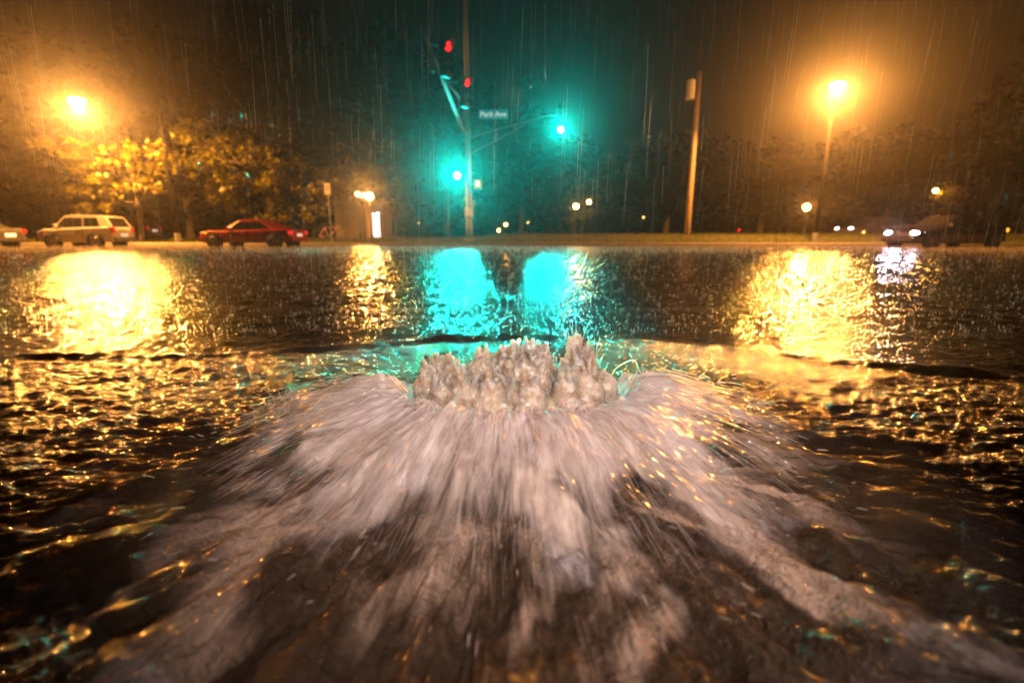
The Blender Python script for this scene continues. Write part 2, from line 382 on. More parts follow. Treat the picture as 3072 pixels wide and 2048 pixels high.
# gush material: aerated brown water
def gush_material(name, streak, amin=.9, amax=1.0):
    m = bpy.data.materials.new(name); m.use_nodes = True; nt = m.node_tree; nt.nodes.clear(); L = nt.links
    o = node(nt, 'ShaderNodeOutputMaterial')
    if streak:
        at_ = node(nt, 'ShaderNodeAttribute', attribute_name='flow'); sp = node(nt, 'ShaderNodeSeparateXYZ'); L.new(at_.outputs['Vector'], sp.inputs[0]); th, r, fo = sp.outputs
        h1 = mathn(nt, 'ADD', flow_noise(nt, th, r, 26, 7, 4), mathn(nt, 'MULTIPLY', flow_noise(nt, th, r, 90, 17, 3, 9.), .4))
        h1 = mathn(nt, 'ADD', h1, mathn(nt, 'MULTIPLY', mathn(nt, 'SUBTRACT', pos_noise(nt, 22, 4), .5), .5))
        h1 = mathn(nt, 'ADD', h1, mathn(nt, 'MULTIPLY', pos_noise(nt, 120, 3), .12))
        bp = node(nt, 'ShaderNodeBump', Strength=.8, Distance=.005)
    else:
        g_ = node(nt, 'ShaderNodeTexCoord')
        def zs(scale, zsc, det):
            mp = node(nt, 'ShaderNodeVectorMath', operation='MULTIPLY'); mp.inputs[1].default_value = (1, 1, zsc); L.new(g_.outputs['Object'], mp.inputs[0])
            n_ = node(nt, 'ShaderNodeTexNoise', Scale=scale, Detail=det, Roughness=.62, Distortion=.6); L.new(mp.outputs[0], n_.inputs['Vector']); return n_.outputs['Fac']
        h1 = mathn(nt, 'ADD', zs(42, .5, 5), mathn(nt, 'MULTIPLY', zs(150, .35, 3), .35)); bp = node(nt, 'ShaderNodeBump', Strength=1.0, Distance=.008)
    L.new(h1, bp.inputs['Height'])
    p = node(nt, 'ShaderNodeBsdfPrincipled', Roughness=.16 if not streak else .2, IOR=1.33)
    if not streak:
        p.inputs['Subsurface Weight'].default_value = .9; p.inputs['Subsurface Radius'].default_value = (1.0, .55, .3); p.inputs['Subsurface Scale'].default_value = .06; p.inputs['Coat Weight'].default_value = .6; p.inputs['Coat Roughness'].default_value = .03
    col = node(nt, 'ShaderNodeValToRGB'); e = col.color_ramp.elements
    if streak: e[0].color = (.42, .33, .28, 1); e[1].color = (.84, .76, .71, 1); e[0].position = .45; e[1].position = .95
    else: e[0].color = (.76, .60, .42, 1); e[1].color = (.98, .93, .84, 1); e[0].position = .55; e[1].position = .95
    L.new(h1, col.inputs[0]); L.new(col.outputs[0], p.inputs['Base Color']); L.new(bp.outputs[0], p.inputs['Normal'])
    p.inputs['Specular IOR Level'].default_value = .6
    tl = node(nt, 'ShaderNodeBsdfTranslucent'); L.new(col.outputs[0], tl.inputs[0])
    mx = node(nt, 'ShaderNodeMixShader'); mx.inputs[0].default_value = .25 if streak else .35; L.new(p.outputs[0], mx.inputs[1]); L.new(tl.outputs[0], mx.inputs[2])
    if not streak:
        gw = node(nt, 'ShaderNodeBsdfGlossy', Roughness=.14); L.new(bp.outputs[0], gw.inputs['Normal']); mw = node(nt, 'ShaderNodeMixShader'); mw.inputs[0].default_value = .10; L.new(mx.outputs[0], mw.inputs[1]); L.new(gw.outputs[0], mw.inputs[2]); mx = mw
        al = maprange(nt, mathn(nt, 'ADD', zs(20, .6, 4), mathn(nt, 'MULTIPLY', zs(75, .4, 4), .6)), .50, .85, amin, amax)
        tr = node(nt, 'ShaderNodeBsdfTransparent'); tr.inputs[0].default_value = (.97, .93, .86, 1)
        g2 = node(nt, 'ShaderNodeBsdfGlossy', Roughness=.04); L.new(bp.outputs[0], g2.inputs['Normal']); f2 = node(nt, 'ShaderNodeFresnel', IOR=1.33); L.new(bp.outputs[0], f2.inputs['Normal'])
        cl = node(nt, 'ShaderNodeMixShader'); L.new(f2.outputs[0], cl.inputs[0]); L.new(tr.outputs[0], cl.inputs[1]); L.new(g2.outputs[0], cl.inputs[2])
        m2 = node(nt, 'ShaderNodeMixShader'); L.new(al, m2.inputs[0]); L.new(cl.outputs[0], m2.inputs[1]); L.new(mx.outputs[0], m2.inputs[2]); mx = m2
    if streak:
        st = mathn(nt, 'ADD', mathn(nt, 'MULTIPLY', flow_noise(nt, th, r, 9, 2.2, 3, 2.), .9), mathn(nt, 'MULTIPLY', flow_noise(nt, th, r, 48, 6, 4, 3.), .7))
        al = maprange(nt, mathn(nt, 'ADD', st, fo), .9, 1.9, 0, .95)
        tr = node(nt, 'ShaderNodeBsdfTransparent'); tr.inputs[0].default_value = (.96, .94, .91, 1)
        m2 = node(nt, 'ShaderNodeMixShader'); L.new(al, m2.inputs[0]); L.new(tr.outputs[0], m2.inputs[1]); L.new(mx.outputs[0], m2.inputs[2]); mx = m2
    L.new(mx.outputs[0], o.inputs['Surface']); return m
M['skirt'] = gush_material('aerated_water_sheet', True)
M['boil'] = gush_material('boiling_brown_water', False)
M['spray'] = gush_material('thin_boiling_froth', False, .12, .75)
def thread_mat(name, c, alpha, gloss=.15):
    m = bpy.data.materials.new(name); m.use_nodes = True; nt = m.node_tree; nt.nodes.clear(); L = nt.links
    o = node(nt, 'ShaderNodeOutputMaterial'); d_ = node(nt, 'ShaderNodeBsdfDiffuse'); d_.inputs[0].default_value = (*c, 1)
    t = node(nt, 'ShaderNodeBsdfTranslucent'); t.inputs[0].default_value = (*c, 1)
    g = node(nt, 'ShaderNodeBsdfGlossy', Roughness=.12)
    a = node(nt, 'ShaderNodeMixShader'); a.inputs[0].default_value = .5; L.new(d_.outputs[0], a.inputs[1]); L.new(t.outputs[0], a.inputs[2])
    b_ = node(nt, 'ShaderNodeMixShader'); b_.inputs[0].default_value = gloss; L.new(a.outputs[0], b_.inputs[1]); L.new(g.outputs[0], b_.inputs[2])
    x = node(nt, 'ShaderNodeBsdfTransparent'); c_ = node(nt, 'ShaderNodeMixShader'); c_.inputs[0].default_value = alpha
    L.new(x.outputs[0], c_.inputs[1]); L.new(b_.outputs[0], c_.inputs[2]); L.new(c_.outputs[0], o.inputs['Surface']); return m
M['thread'] = thread_mat('flying_water', (.80, .72, .64), .8, .25)
M['drop'] = thread_mat('rain_water', (.85, .85, .85), .75, .3)

gush = empty('water_gush', (GC[0], GC[1], 0))
tag(gush, 'brown floodwater boiling up out of the road and pouring outward in a foamy skirt', 'water gush')
# skirt: polar sheet
def skirt_h(th, r):
    a = np.abs(th); back = sst(1.35, 2.3, a)
    rimr = .36 + .03 * pn(th * 2.2, th * 0, 60)
    PR, PH = ([.24, .29, .33, .37, .41, .46, .54, .62, .70, .78, .88, 1.0], [.09, .090, .115, .158, .170, .168, .146, .112, .074, .042, .016, -.004])
    side = 1 + .08 * sst(.9, 1.5, a); r = r / (1 + .04 * sst(.5, 1.4, a)); prof = np.interp(r, PR, PH)
    h = prof * side * (1 - .80 * back) * (1 + .16 * pn(th * 2.0, r * 1.2, 61))
    amp = sst(.30, .45, r) * sst(1.0, .8, r)
    h += amp * (.020 * fbm(th * 5 + .2 * pn(th * 3, r * 4, 66), r * 3.2, 3, 62) + .007 * fbm(th * 19, r * 5, 3, 65) + .003 * fbm(th * 60, r * 10, 2, 68))
    h += .016 * np.exp(-((r - rimr - .02) / .022) ** 2) * (.4 + 1.4 * np.clip(fbm(th * 14, r * 6, 2, 69), -.2, 1))
    h += sst(.5, .7, r) * sst(1.0, .85, r) * .03 * fbm(th * 7, r * 5, 3, 70)
    return h
nth, nrr = 1500, 330
th = np.linspace(-pi, pi, nth, endpoint=True); rr = np.linspace(.22, 1.1, nrr)
T, Q = np.meshgrid(th, rr, indexing='ij')
SH = skirt_h(T, Q)
lat = 1 + .0 * T
sx = np.sin(T) * Q; sy = -np.cos(T) * Q * (1 - .06 * np.cos(T))
idx = np.arange(nth * nrr).reshape(nth, nrr)
F = np.stack([idx[:-1, :-1], idx[:-1, 1:], idx[1:, 1:], idx[1:, :-1]], -1).reshape(-1, 4)
A = np.abs(T)
for layer in range(3):
    o_ = layer * 3.7
    sh = SH * (1 - .07 * layer) - .004 * layer + .010 * sst(.34, .5, Q) * fbm(T * 9 + o_, Q * 4 + o_, 2, 90 + layer) * (1 if layer else 0)
    wf = water_h(sx + GC[0], sy + GC[1])[0] + .004 + .003 * layer; dd = sh - wf; sh = wf + .5 * (dd + np.sqrt(dd * dd + .00012))
    sm = np_mesh('water_skirt', np.stack([sx, sy, sh], -1).reshape(-1, 3), F)
    edge = (.75 + .05 * layer + .16 * fbm(T * 3.1 + o_, T * 0, 3, 75)) * (1 + .02 * sst(.5, 1.4, A))
    fo = .86 - 1.0 * sst(edge - .34, edge + .12, Q) - .55 * sst(1.5, 2.3, A) - .42 * sst(.46, .68, Q) * sst(-.1, .45, fbm(T * 3.3 + o_, Q * 5, 3, 77)) - .12 * (2 - layer) * sst(.36, .5, Q)
    vec_attr(sm, 'flow', (T + o_ + .055 * fbm(T * 4 + o_, Q * 5, 3, 93), Q + .03 * fbm(T * 7, Q * 7 + o_, 2, 96), fo))
    link_mesh('water_skirt', sm, M['skirt'], gush)

# boil: lumps remeshed into one surface
b = MB()
rs = random.Random(11); TOPS = []
def lump(x, y, z, r, sc=(1, 1, 1)): b.sphere((x, y, z), r, 10, 7, sc)
def froth(x, y, z, r, n):
    for _ in range(n):
        a = rs.uniform(0, 2 * pi); e = rs.uniform(-.3, 1.4); q = r * rs.uniform(.8, 1.12); k = rs.uniform(.12, .38) * r
        b.sphere((x + q * cos(a) * cos(e), y + q * sin(a) * cos(e), z + q * sin(e) * 1.1), k, 7, 5, (rs.uniform(.7, 1.2), rs.uniform(.7, 1.2), rs.uniform(.8, 2.2)))
for i in range(60):
    a = rs.uniform(0, 2 * pi); q = .27 * math.sqrt(rs.random()); x, y = q * cos(a) * 1.02, q * sin(a) * .9
    top = .185 + .045 * rs.uniform(-1, 1) - .75 * max(0, q - .10) ** 2 / .06
    r = rs.uniform(.022, .055)
    lump(x, y, top - r, r, (1, 1, rs.uniform(.9, 1.35))); TOPS.append((x, y, top)); froth(x, y, top - r, r, 3)
    for k in range(3):
        lump(x * (1 + .05 * k) + rs.uniform(-.035, .035), y * (1 + .05 * k) + rs.uniform(-.035, .035), top - r - .040 * (k + 1), max(r, .04) * rs.uniform(.8, 1.3))
for (xd, yd, dy, r) in ((985, 838, -.02, .036), (1010, 822, .03, .03), (1035, 830, .0, .03), (1105, 822, -.04, .036), (1128, 812, .02, .03), (1150, 830, -.05, .034),
                        (1160, 806, .04, .026), (1180, 796, .02, .032), (1205, 800, .05, .03), (1232, 800, .0, .028), (1240, 818, -.06, .035), (1262, 835, .0, .03), (1300, 830, .0, .034),
                        (1320, 815, .03, .034), (1335, 828, -.04, .036), (1362, 848, .0, .03), (985, 860, -.08, .036), (1060, 872, -.16, .04), (1130, 868, -.18, .045), (1220, 880, -.20, .045), (1300, 872, -.17, .045)):
    r *= .8; p = at(xd, yd, GC[1] + dy); x, y, z = p.x - GC[0], dy, p.z - r * .8; TOPS.append((x, y, z + r)); froth(x, y, z, r, 4)
    for k in range(6): lump(x + rs.uniform(-.014, .014) * k * .6, y + rs.uniform(-.01, .01) * k, z - k * r * .75, r * (1 + .16 * k) * rs.uniform(.75, 1.1))
for k in range(64):                                   # mass that ties the plumes together
    p = at(rs.uniform(968, 1378), rs.uniform(842, 905), GC[1] + rs.uniform(-.16, .08)); r = rs.uniform(.028, .05)
    for q in range(4): lump(p.x - GC[0] + rs.uniform(-.02, .02), p.y - GC[1] + rs.uniform(-.02, .02), p.z - r - q * .03, r * (1 + .1 * q))
    TOPS.append((p.x - GC[0], p.y - GC[1], p.z))
for (xd, yd, h) in ((1030, 806, .03), (1312, 775, .03), (1322, 762, .03), (1334, 768, .03), (1346, 785, .03), (1120, 808, .03), (1206, 789, .03), (1366, 806, .03), (1176, 786, .02), (1232, 792, .022), (1240, 790, .03), (1150, 792, .03), (1262, 812, .02)):       # little spires
    p = at(xd, yd, GC[1]); b.tube([(p.x, rs.uniform(-.03, .03), p.z - .10), (p.x + rs.uniform(-.004, .004), 0, p.z - .03), (p.x + rs.uniform(-.008, .008), 0, p.z)], [.022, .010, .004], 7)
for _ in range(230):                                  # ragged tongues thrown up from the crest
    x, y, z = rs.choice(TOPS); a = rs.uniform(0, 2 * pi); ln = rs.uniform(.015, .05); k = rs.uniform(.1, .6); x += rs.uniform(-.02, .02); y += rs.uniform(-.02, .02)
    b.tube([(x, y, z - .035), (x + cos(a) * k * ln * .4, y + sin(a) * k * ln * .4, z - .012 + ln * .45), (x + cos(a) * k * ln, y + sin(a) * k * ln, z - .012 + ln)], [rs.uniform(.011, .018), rs.uniform(.006, .010), .0035], 6)
bo = b.build('boil', M['boil'], gush, smooth=True)
t1 = bpy.data.textures.new('froth', 'CLOUDS'); t1.noise_scale = .022; t1.noise_depth = 3
fr_ = bo.copy(); fr_.data = bo.data.copy(); fr_.data.materials.clear(); fr_.data.materials.append(M['spray']); fr_.name = 'froth'
boils = [fr_, bo]
for k, ob in enumerate(boils):
    if k == 0: COL.objects.link(ob); ob.parent = gush
    rm = ob.modifiers.new('r', 'REMESH'); rm.mode = 'VOXEL'; rm.voxel_size = .0028; rm.use_smooth_shade = True
    smo = ob.modifiers.new('s', 'SMOOTH'); smo.factor = .5; smo.iterations = 5
    dm = ob.modifiers.new('d', 'DISPLACE'); dm.texture = t1; dm.strength = .018; dm.mid_level = .4 + .55 * k; dm.texture_coords = 'LOCAL'

# threads of flying water
def strands(arr, nseg, name, m, parent, k=3):
    """arr: list of (P0, V0, dur, r0, r1, grav)"""
    n = len(arr); P0 = np.array([a[0] for a in arr]); V0 = np.array([a[1] for a in arr]); D = np.array([a[2] for a in arr])
    r0 = np.array([a[3] for a in arr]); r1 = np.array([a[4] for a in arr]); g = np.array([a[5] for a in arr])
    ts = np.linspace(0, 1, nseg + 1)[None, :, None] * D[:, None, None]
    P = P0[:, None, :] + V0[:, None, :] * ts; P[:, :, 2] -= .5 * g[:, None] * ts[:, :, 0] ** 2
    Tn = V0[:, None, :] * np.ones_like(ts); Tn[:, :, 2] -= g[:, None] * ts[:, :, 0]
    Tn /= np.linalg.norm(Tn, axis=2, keepdims=True) + 1e-9
    ref = np.array([.31, .17, .93]); ref2 = np.array([.9, .1, -.2])
    par = np.abs(Tn @ ref)[..., None] > .9
    Uv = np.cross(Tn, np.where(par, ref2, ref)); Uv /= np.linalg.norm(Uv, axis=2, keepdims=True) + 1e-9
    Wv = np.cross(Tn, Uv)
    s = np.linspace(0, 1, nseg + 1)[None, :]
    rad = (r0[:, None] * (1 - s) + r1[:, None] * s) * np.sin(np.pi * np.clip(s * .86 + .07, 0, 1)) ** .6
    ang = np.arange(k) * 2 * pi / k
    ring = P[:, :, None, :] + rad[:, :, None, None] * (Uv[:, :, None, :] * np.cos(ang)[None, None, :, None] + Wv[:, :, None, :] * np.sin(ang)[None, None, :, None])
    V = ring.reshape(-1, 3)
    base = (np.arange(n)[:, None, None] * (nseg + 1) + np.arange(nseg)[None, :, None]) * k
    kk = np.arange(k)[None, None, :]; k2 = (kk + 1) % k
    F = np.stack([base + kk, base + k2, base + k + k2, base + k + kk], -1).reshape(-1, 4)
    return link_mesh(name, np_mesh(name, V, F), m, parent)
rn = np.random.RandomState(5)
arr = []
for i in range(2200):                                # silky curtain over the skirt
    t = rn.uniform(-2.05, 2.05); q = .36 + .42 * rn.rand() ** .8
    z = float(skirt_h(np.array(t), np.array(q))) + rn.rand() ** 2 * .022 + .001
    v = rn.uniform(.7, 1.4); dr = .16 + .5 * (q - .36)
    x, y = sin(t) * q, -cos(t) * q * (1 - .06 * cos(t)); tt = t + rn.normal() * .10
    arr.append(((x, y, z), (sin(tt) * v, -cos(tt) * v, rn.uniform(-.55, .15) * v * .5 - .18 * v * (q - .3) / .5), rn.uniform(.02, .09), rn.uniform(.0002, .0006), rn.uniform(.0002, .0005), 4.))
o = strands(arr, 4, 'spray_thread', M['thread'], gush); o['kind'] = 'stuff'
arr = []
def crown(xd, yd, Y, n, vmin, vmax, spread, r=.001):
    p = at(xd, yd, Y)
    for i in range(n):
        a = rn.uniform(0, 2 * pi); s = abs(rn.normal()) * spread; v = rn.uniform(vmin, vmax)
        x0, y0, z0_, du = p.x - GC[0] + rn.normal() * .012, Y - GC[1] + rn.normal() * .012, p.z, rn.uniform(.04, .11); vx, vy, vz = cos(a) * s * v, sin(a) * s * v, v
        if rn.rand() < .72:                           # torn off drops further along the same arc
            t0 = rn.uniform(.02, .17); x0 += vx * t0; y0 += vy * t0; z0_ += vz * t0 - 4.9 * t0 * t0; vz -= 9.8 * t0; du = rn.uniform(.002, .016)
        arr.append(((x0, y0, z0_), (vx, vy, vz), du, r * rn.uniform(.6, 1.7), r * .4, 9.8))
crown(1325, 835, 1.46, 150, .4, 2.0, .15, .0009)
crown(1352, 835, 1.44, 170, .3, 1.6, .22, .0011)
crown(1300, 862, 1.46, 90, .2, .8, .2, .0015)
for xd in (985, 1030, 1105, 1180, 1232, 1262): crown(xd, 830, 1.45, 60, .2, .75, .25, .0014)
crown(1440, 870, 1.46, 60, .2, .75, .5, .0009); crown(1480, 875, 1.46, 80, .2, .8, .6, .0009)
crown(880, 885, 1.40, 90, .2, .65, .6, .0009)
crown(760, 900, 1.42, 40, .2, .7, .7, .0009); crown(650, 915, 1.40, 60, .2, .8, .8, .0009); crown(620, 930, 1.36, 50, .2, .7, .9, .0008)
crown(1620, 900, 1.40, 90, .2, .5, .8, .001); crown(1740, 930, 1.36, 120, .2, .6, .8, .001)
for i in range(15000):                                 # spray torn from the boil
    x_, y_, z_ = TOPS[rn.randint(len(TOPS))]; v = rn.uniform(.1, .75); a = rn.uniform(0, 2 * pi)
    arr.append(((x_ + rn.normal() * .034, y_ + rn.normal() * .034 - .006, z_ - rn.rand() ** 1.5 * .09 + .004), (cos(a) * v * .6, sin(a) * v * .6 - .1, v * rn.uniform(.1, 1)), rn.uniform(.003, .022), .0013 * rn.rand() ** 2 + .0003, .0004, 9.8))
for i in range(900):                                  # rim beads
    t = rn.uniform(-1.7, 1.7); q = .37 + rn.normal() * .025
    z = float(skirt_h(np.array(t), np.array(q)))
    arr.append(((sin(t) * q, -cos(t) * q, z), (sin(t) * .3 + rn.normal() * .2, -cos(t) * .3, rn.uniform(.1, .7)), rn.uniform(.02, .06), .0016 * rn.rand() + .0005, .0006, 9.8))
for i in range(420):                                  # thrown drops
    t = rn.uniform(-2.4, 2.4); q = rn.uniform(.45, .95); z = float(skirt_h(np.array(t), np.array(q))) + rn.rand() * .07
    arr.append(((sin(t) * q, -cos(t) * q, max(z, .01)), (sin(t) * 1.2, -cos(t) * 1.2, rn.uniform(-.4, .8)), rn.uniform(.006, .022), .0011 * rn.rand() + .0005, .0006, 9.8))
o = strands(arr, 5, 'splash_jet', M['thread'], gush, 4); o['kind'] = 'stuff'
# one thin looping rope of water at the right
def loop_path(pts, r):
    P_ = [at(x_, y_, 1.45) - Vector((GC[0], GC[1], 0)) for x_, y_ in pts]
    Q_ = []
    for i in range(len(P_) - 1):
        a0, a1, a2, a3 = P_[max(i - 1, 0)], P_[i], P_[i + 1], P_[min(i + 2, len(P_) - 1)]
        for k in range(6):
            t = k / 6; Q_.append(.5 * ((2 * a1) + (a2 - a0) * t + (2 * a0 - 5 * a1 + 4 * a2 - a3) * t * t + (3 * a1 - a0 - 3 * a2 + a3) * t ** 3))
    P_ = Q_; b_ = MB(); b_.tube(P_, [r * (.35 + .9 * rs.random() ** 2) for _ in P_], 7); return b_.build('water_rope', M['boil'], gush, smooth=True)
loop_path(((1405, 862), (1412, 848), (1425, 838), (1440, 830), (1452, 826), (1462, 832), (1466, 846), (1474, 856), (1482, 866)), .0020)

# ------------------------------------------------------------------ road, marking, kerb, verge
M['asphalt'] = mat('wet_asphalt', (.05, .048, .045), .6, noise=.35, nscale=30, bump=.6, bscale=120)
M['paint'] = mat('road_paint', (.26, .25, .23), .5, noise=.3, nscale=12)
M['soil'] = mat('verge_soil', (.05, .05, .02), .9, noise=.4, nscale=3, bump=.6, bscale=12)
b = MB(); b.add([(-130, -8, -.05), (130, -8, -.05), (130, KERB_Y, -.05), (-130, KERB_Y, -.05)], [(0, 1, 2, 3)])
b.build('road', M['asphalt'])['kind'] = 'structure'
def strip(name, pts):
    b = MB(); n = len(pts) // 2; b.add([(x, y, -.046) for x, y in pts], [tuple(range(len(pts)))]); o = b.build(name, M['paint']); o['kind'] = 'structure'
strip('road_marking', [(-9, 1.78), (9, 1.88), (9, 2.07), (-9, 1.93)])
strip('road_marking', [(-9, 4.05), (9, 4.05), (9, 4.3), (-9, 4.3)])
strip('road_marking', [(-40, 14.0), (40, 14.0), (40, 14.35), (-40, 14.35)])
b = MB(); b.box((0, KERB_Y + .08, .03), (240, .16, .2)); b.build('kerb', M['concrete'], bevel=.02)['kind'] = 'structure'
gx = np.linspace(-130, 130, 200); gy = np.concatenate([np.linspace(KERB_Y + .14, 34, 30), np.linspace(36, 220, 30)])
GX, GY = np.meshgrid(gx, gy, indexing='ij')
def gz(x, y): return .11 + .30 * sst(KERB_Y, KERB_Y + 7, y) * sst(-6, 2, x) + .10 * sst(KERB_Y, 30, y) + .05 * pn(x * .2, y * .2, 80)
GZ = gz(GX, GY); V = np.stack([GX, GY, GZ], -1).reshape(-1, 3); idx = np.arange(GX.size).reshape(GX.shape)
F = np.stack([idx[:-1, :-1], idx[1:, :-1], idx[1:, 1:], idx[:-1, 1:]], -1).reshape(-1, 4)
link_mesh('ground', np_mesh('ground', V, F), M['soil'])['kind'] = 'structure'
# grass blades along the verge
n = 42000; x = rn.uniform(-34, 34, n); y = KERB_Y + .2 + 9 * rn.rand(n) ** 1.5; z = gz(x, y); hgt = rn.uniform(.05, .15, n); a = rn.uniform(0, pi, n); wd = .012 + .012 * rn.rand(n)
lean = rn.normal(0, .04, (n, 2))
V = np.zeros((n, 3, 3)); V[:, 0] = np.stack([x - np.cos(a) * wd, y - np.sin(a) * wd, z - .01], -1); V[:, 1] = np.stack([x + np.cos(a) * wd, y + np.sin(a) * wd, z - .01], -1)
V[:, 2] = np.stack([x + lean[:, 0], y + lean[:, 1], z + hgt], -1)
o = link_mesh('grass', np_mesh('grass', V.reshape(-1, 3), np.arange(n * 3).reshape(-1, 3), False), M['grass'])
tag(o, 'wet green grass along the far side of the flooded road', 'grass', kind='stuff')

# ------------------------------------------------------------------ lamps
def street_lamp(head, pole_x, pole_y, H, label, power):
    root = empty('street_lamp', (pole_x, pole_y, gz(np.array(pole_x), np.array(pole_y)).item()))
    tag(root, label, 'street lamp', 'tall sodium street lamps')
    z0 = root.location.z; hd = Vector(head) - root.location
    b = MB(); b.tube([(0, 0, 0), (0, 0, .5)], [.16, .14], 12); b.build('base', M['steel'], root)
    b = MB(); b.tube([(0, 0, .5), (0, 0, H - z0)], [.10, .065], 12); b.build('pole', M['bronze'], root, smooth=True)
    b = MB(); b.tube([(0, 0, H - z0 - .3), Vector((0, 0, H - z0 + .15)).lerp(Vector((hd.x, hd.y, hd.z + .15)), .35), (hd.x * .96, hd.y * .96, hd.z + .16)], [.05, .042, .035], 8); b.build('arm', M['bronze'], root, smooth=True)
    b = MB(); b.sphere((hd.x, hd.y, hd.z + .15), .30, 16, 10, (1.1, 1.1, .38)); b.build('lamp_head', M['bronze'], root, smooth=True)
    b = MB(); b.sphere((hd.x, hd.y, hd.z + .02), .30, 16, 10, (1, 1, .62)); b.build('lens', M['hps'], root, smooth=True)
    point('street_lamp_light', (hd.x, hd.y, hd.z - .32), ORANGE, power * .16, .2, root)
    l = point('street_lamp_beam', (hd.x, hd.y, hd.z - .36), ORANGE, power, .22, root, spot=176, aim=(hd.x, hd.y, hd.z - 5)); l.data.spot_blend = .12
    return root
LP = at(176, 232, 23.5); street_lamp(LP, LP.x + 2.2, 25.6, LP.z + .3, 'tall street lamp glaring orange above the maple leaves at far left', 23000)
RP = at(1925, 196, 24.5); street_lamp(RP, at(1879, 500, 26.0).x, 26.0, RP.z + .2, 'tall street lamp glaring orange over the dark maroon car side of the road', 23000)

def post_lamp(x, y, zg, label, m, power=0, r=.17, proto=[None], glow=ORANGE):
    g = gz(np.array(x), np.array(y)).item()
    root = empty('post_lamp', (x, y, g)); tag(root, label, 'park lamp', 'small globe lamps among the park trees')
    b = MB(); h = zg - g; b.tube([(0, 0, 0), (0, 0, .35), (0, 0, .4), (0, 0, h - r)], [.10, .09, .045, .035], 8); b.build('pole', M['darkmetal'], root)
    b = MB(); b.tube([(0, 0, h - r - .02), (0, 0, h - r * .8)], [.05, .09], 8); b.build('collar', M['darkmetal'], root)
    b = MB(); b.tube([(0, 0, h + r * .9), (0, 0, h + r * 1.2)], [.10, .02], 8); b.build('cap', M['darkmetal'], root)
    b = MB(); b.sphere((0, 0, h), r, 14, 10); b.build('globe', m, root, smooth=True)
    if power: point('post_lamp_light', (0, -.02, h - r - .25 if r > .3 else h), glow, power * 1.6, .1, root).location.y = -r - .14
    return root
PL = [(848, 450, 38, 'hps_small', 2400, .27, 'brightest park lamp of the cluster left of the traffic signal pole'),
      (821, 445, 40, 'hps_small', 350, .17, 'park lamp at the left end of the bright cluster behind the bicycle'),
      (833, 447, 43, 'hps_small', 0, .17, 'smaller park lamp squeezed between the two brighter lamps of the cluster'),
      (823, 513, 75, 'hps_small', 60, .26, 'low distant park lamp at the left of the pale doorway'),
      (842, 515, 85, 'hps_small', 0, .28, 'low distant park lamp just under the brightest lamp'),
      (850, 510, 90, 'hps_small', 0, .22, 'slightly raised distant lamp beside the pale doorway'),
      (848, 521, 80, 'hps_small', 0, .22, 'lowest distant lamp next to the pale doorway'),
      (1323, 473, 50, 'hps_small', 170, .25, 'brighter of two park lamps among small leaves right of the signal pole'),
      (1353, 463, 56, 'hps_small', 110, .20, 'higher of two park lamps right of the signal pole with a streak of cable'),
      (1477, 497, 90, 'hps_far', 0, .24, 'lone distant yellow lamp left of the wooden utility pole'),
      (1162, 515, 75, 'hps_far', 40, .24, 'upper of two little lamps just right of the signal pole foot'),
      (1146, 528, 70, 'hps_far', 0, .22, 'lower of two little lamps just right of the signal pole foot'),
      (1213, 510, 95, 'hps_far', 0, .18, 'tiny yellow lamp between the signal pole and the twin lamps'),
      (962, 512, 95, 'hps_far', 0, .13, 'faint tiny lamp between the bright cluster and the signal pole'),
      (1853, 475, 42, 'hps_small', 700, .27, 'bright park lamp on a short post below the right street lamp'),
      (2150, 437, 40, 'hps_small', 120, .17, 'lamp shining through leaves above the dark maroon car')]
for xd, yd, Yp, m_, pw, r_, lab in PL:
    p = at(xd, yd, Yp); post_lamp(p.x, Yp, p.z, lab, M[m_], pw, r_)

# ------------------------------------------------------------------ traffic signal pole
PX, PY = -2.32, 27.0
root = empty('signal_pole', (PX, PY, .12)); tag(root, 'tall galvanised signal pole with a thin truss arm and a thick mast arm', 'signal pole')
def L_(p): return Vector(p) - root.location
b = MB(); b.box((0, 0, .10), (.55, .55, .2)); b.build('footing', M['concrete'], root, bevel=.02)
b = MB(); b.tube([(0, 0, .2), (0, 0, .9), (0, 0, 3.0), (0, 0, 6.6)], [.19, .17, .15, .13], 16); b.build('lower_pole', M['steel'], root, smooth=True)
b = MB(); b.tube([(0, 0, 6.6), (0, 0, 15.5)], [.13, .10], 14); b.build('upper_pole', M['steel'], root, smooth=True)
for z0_, z1_, rr_ in ((1.35, 1.8, .225), (3.05, 3.15, .19), (5.55, 5.75, .18)):
    b = MB(); b.tube([(0, 0, z0_), (0, 0, z1_)], rr_, 16); b.build('collar', M['steel'], root)
b = MB(); b.box((.05, -.24, 1.6), (.28, .12, .42)); b.build('control_box', M['white'], root, bevel=.015)
b = MB(); b.box((-.22, -.05, 2.25), (.12, .12, .22)); b.build('push_button_box', M['signal_yellow'], root, bevel=.01)
b = MB(); b.box((.24, -.06, 2.0), (.12, .14, .30)); b.build('junction_box', M['signal_yellow'], root, bevel=.01)
A0, A1, A2 = Vector((-2.55, 26.9, 5.85)), Vector((-2.64, 21.2, 6.28)), Vector((-2.65, 16.4, 6.43))
b = MB(); b.tube([L_(A0), L_(A1), L_(A2)], [.10, .08, .055], 10); b.tube([L_((-2.30, 26.9, 6.6)), L_((-2.44, 23.5, 6.62)), L_((-2.6, 20.6, 6.38))], [.055, .05, .045], 8)
for t in (.15, .45): q = L_(A0).lerp(L_(A1), t); b.tube([q, L_((-2.34 - .12 * t, 26.9 - 4 * t, 6.6))], .03, 6)
b.tube([(0, 0, 5.73), L_(A0)], [.1, .1], 8); b.build('mast_arm', M['mast'], root, smooth=True)
q = at(995, 92, 16.9); q2 = at(995, 165, 16.9)
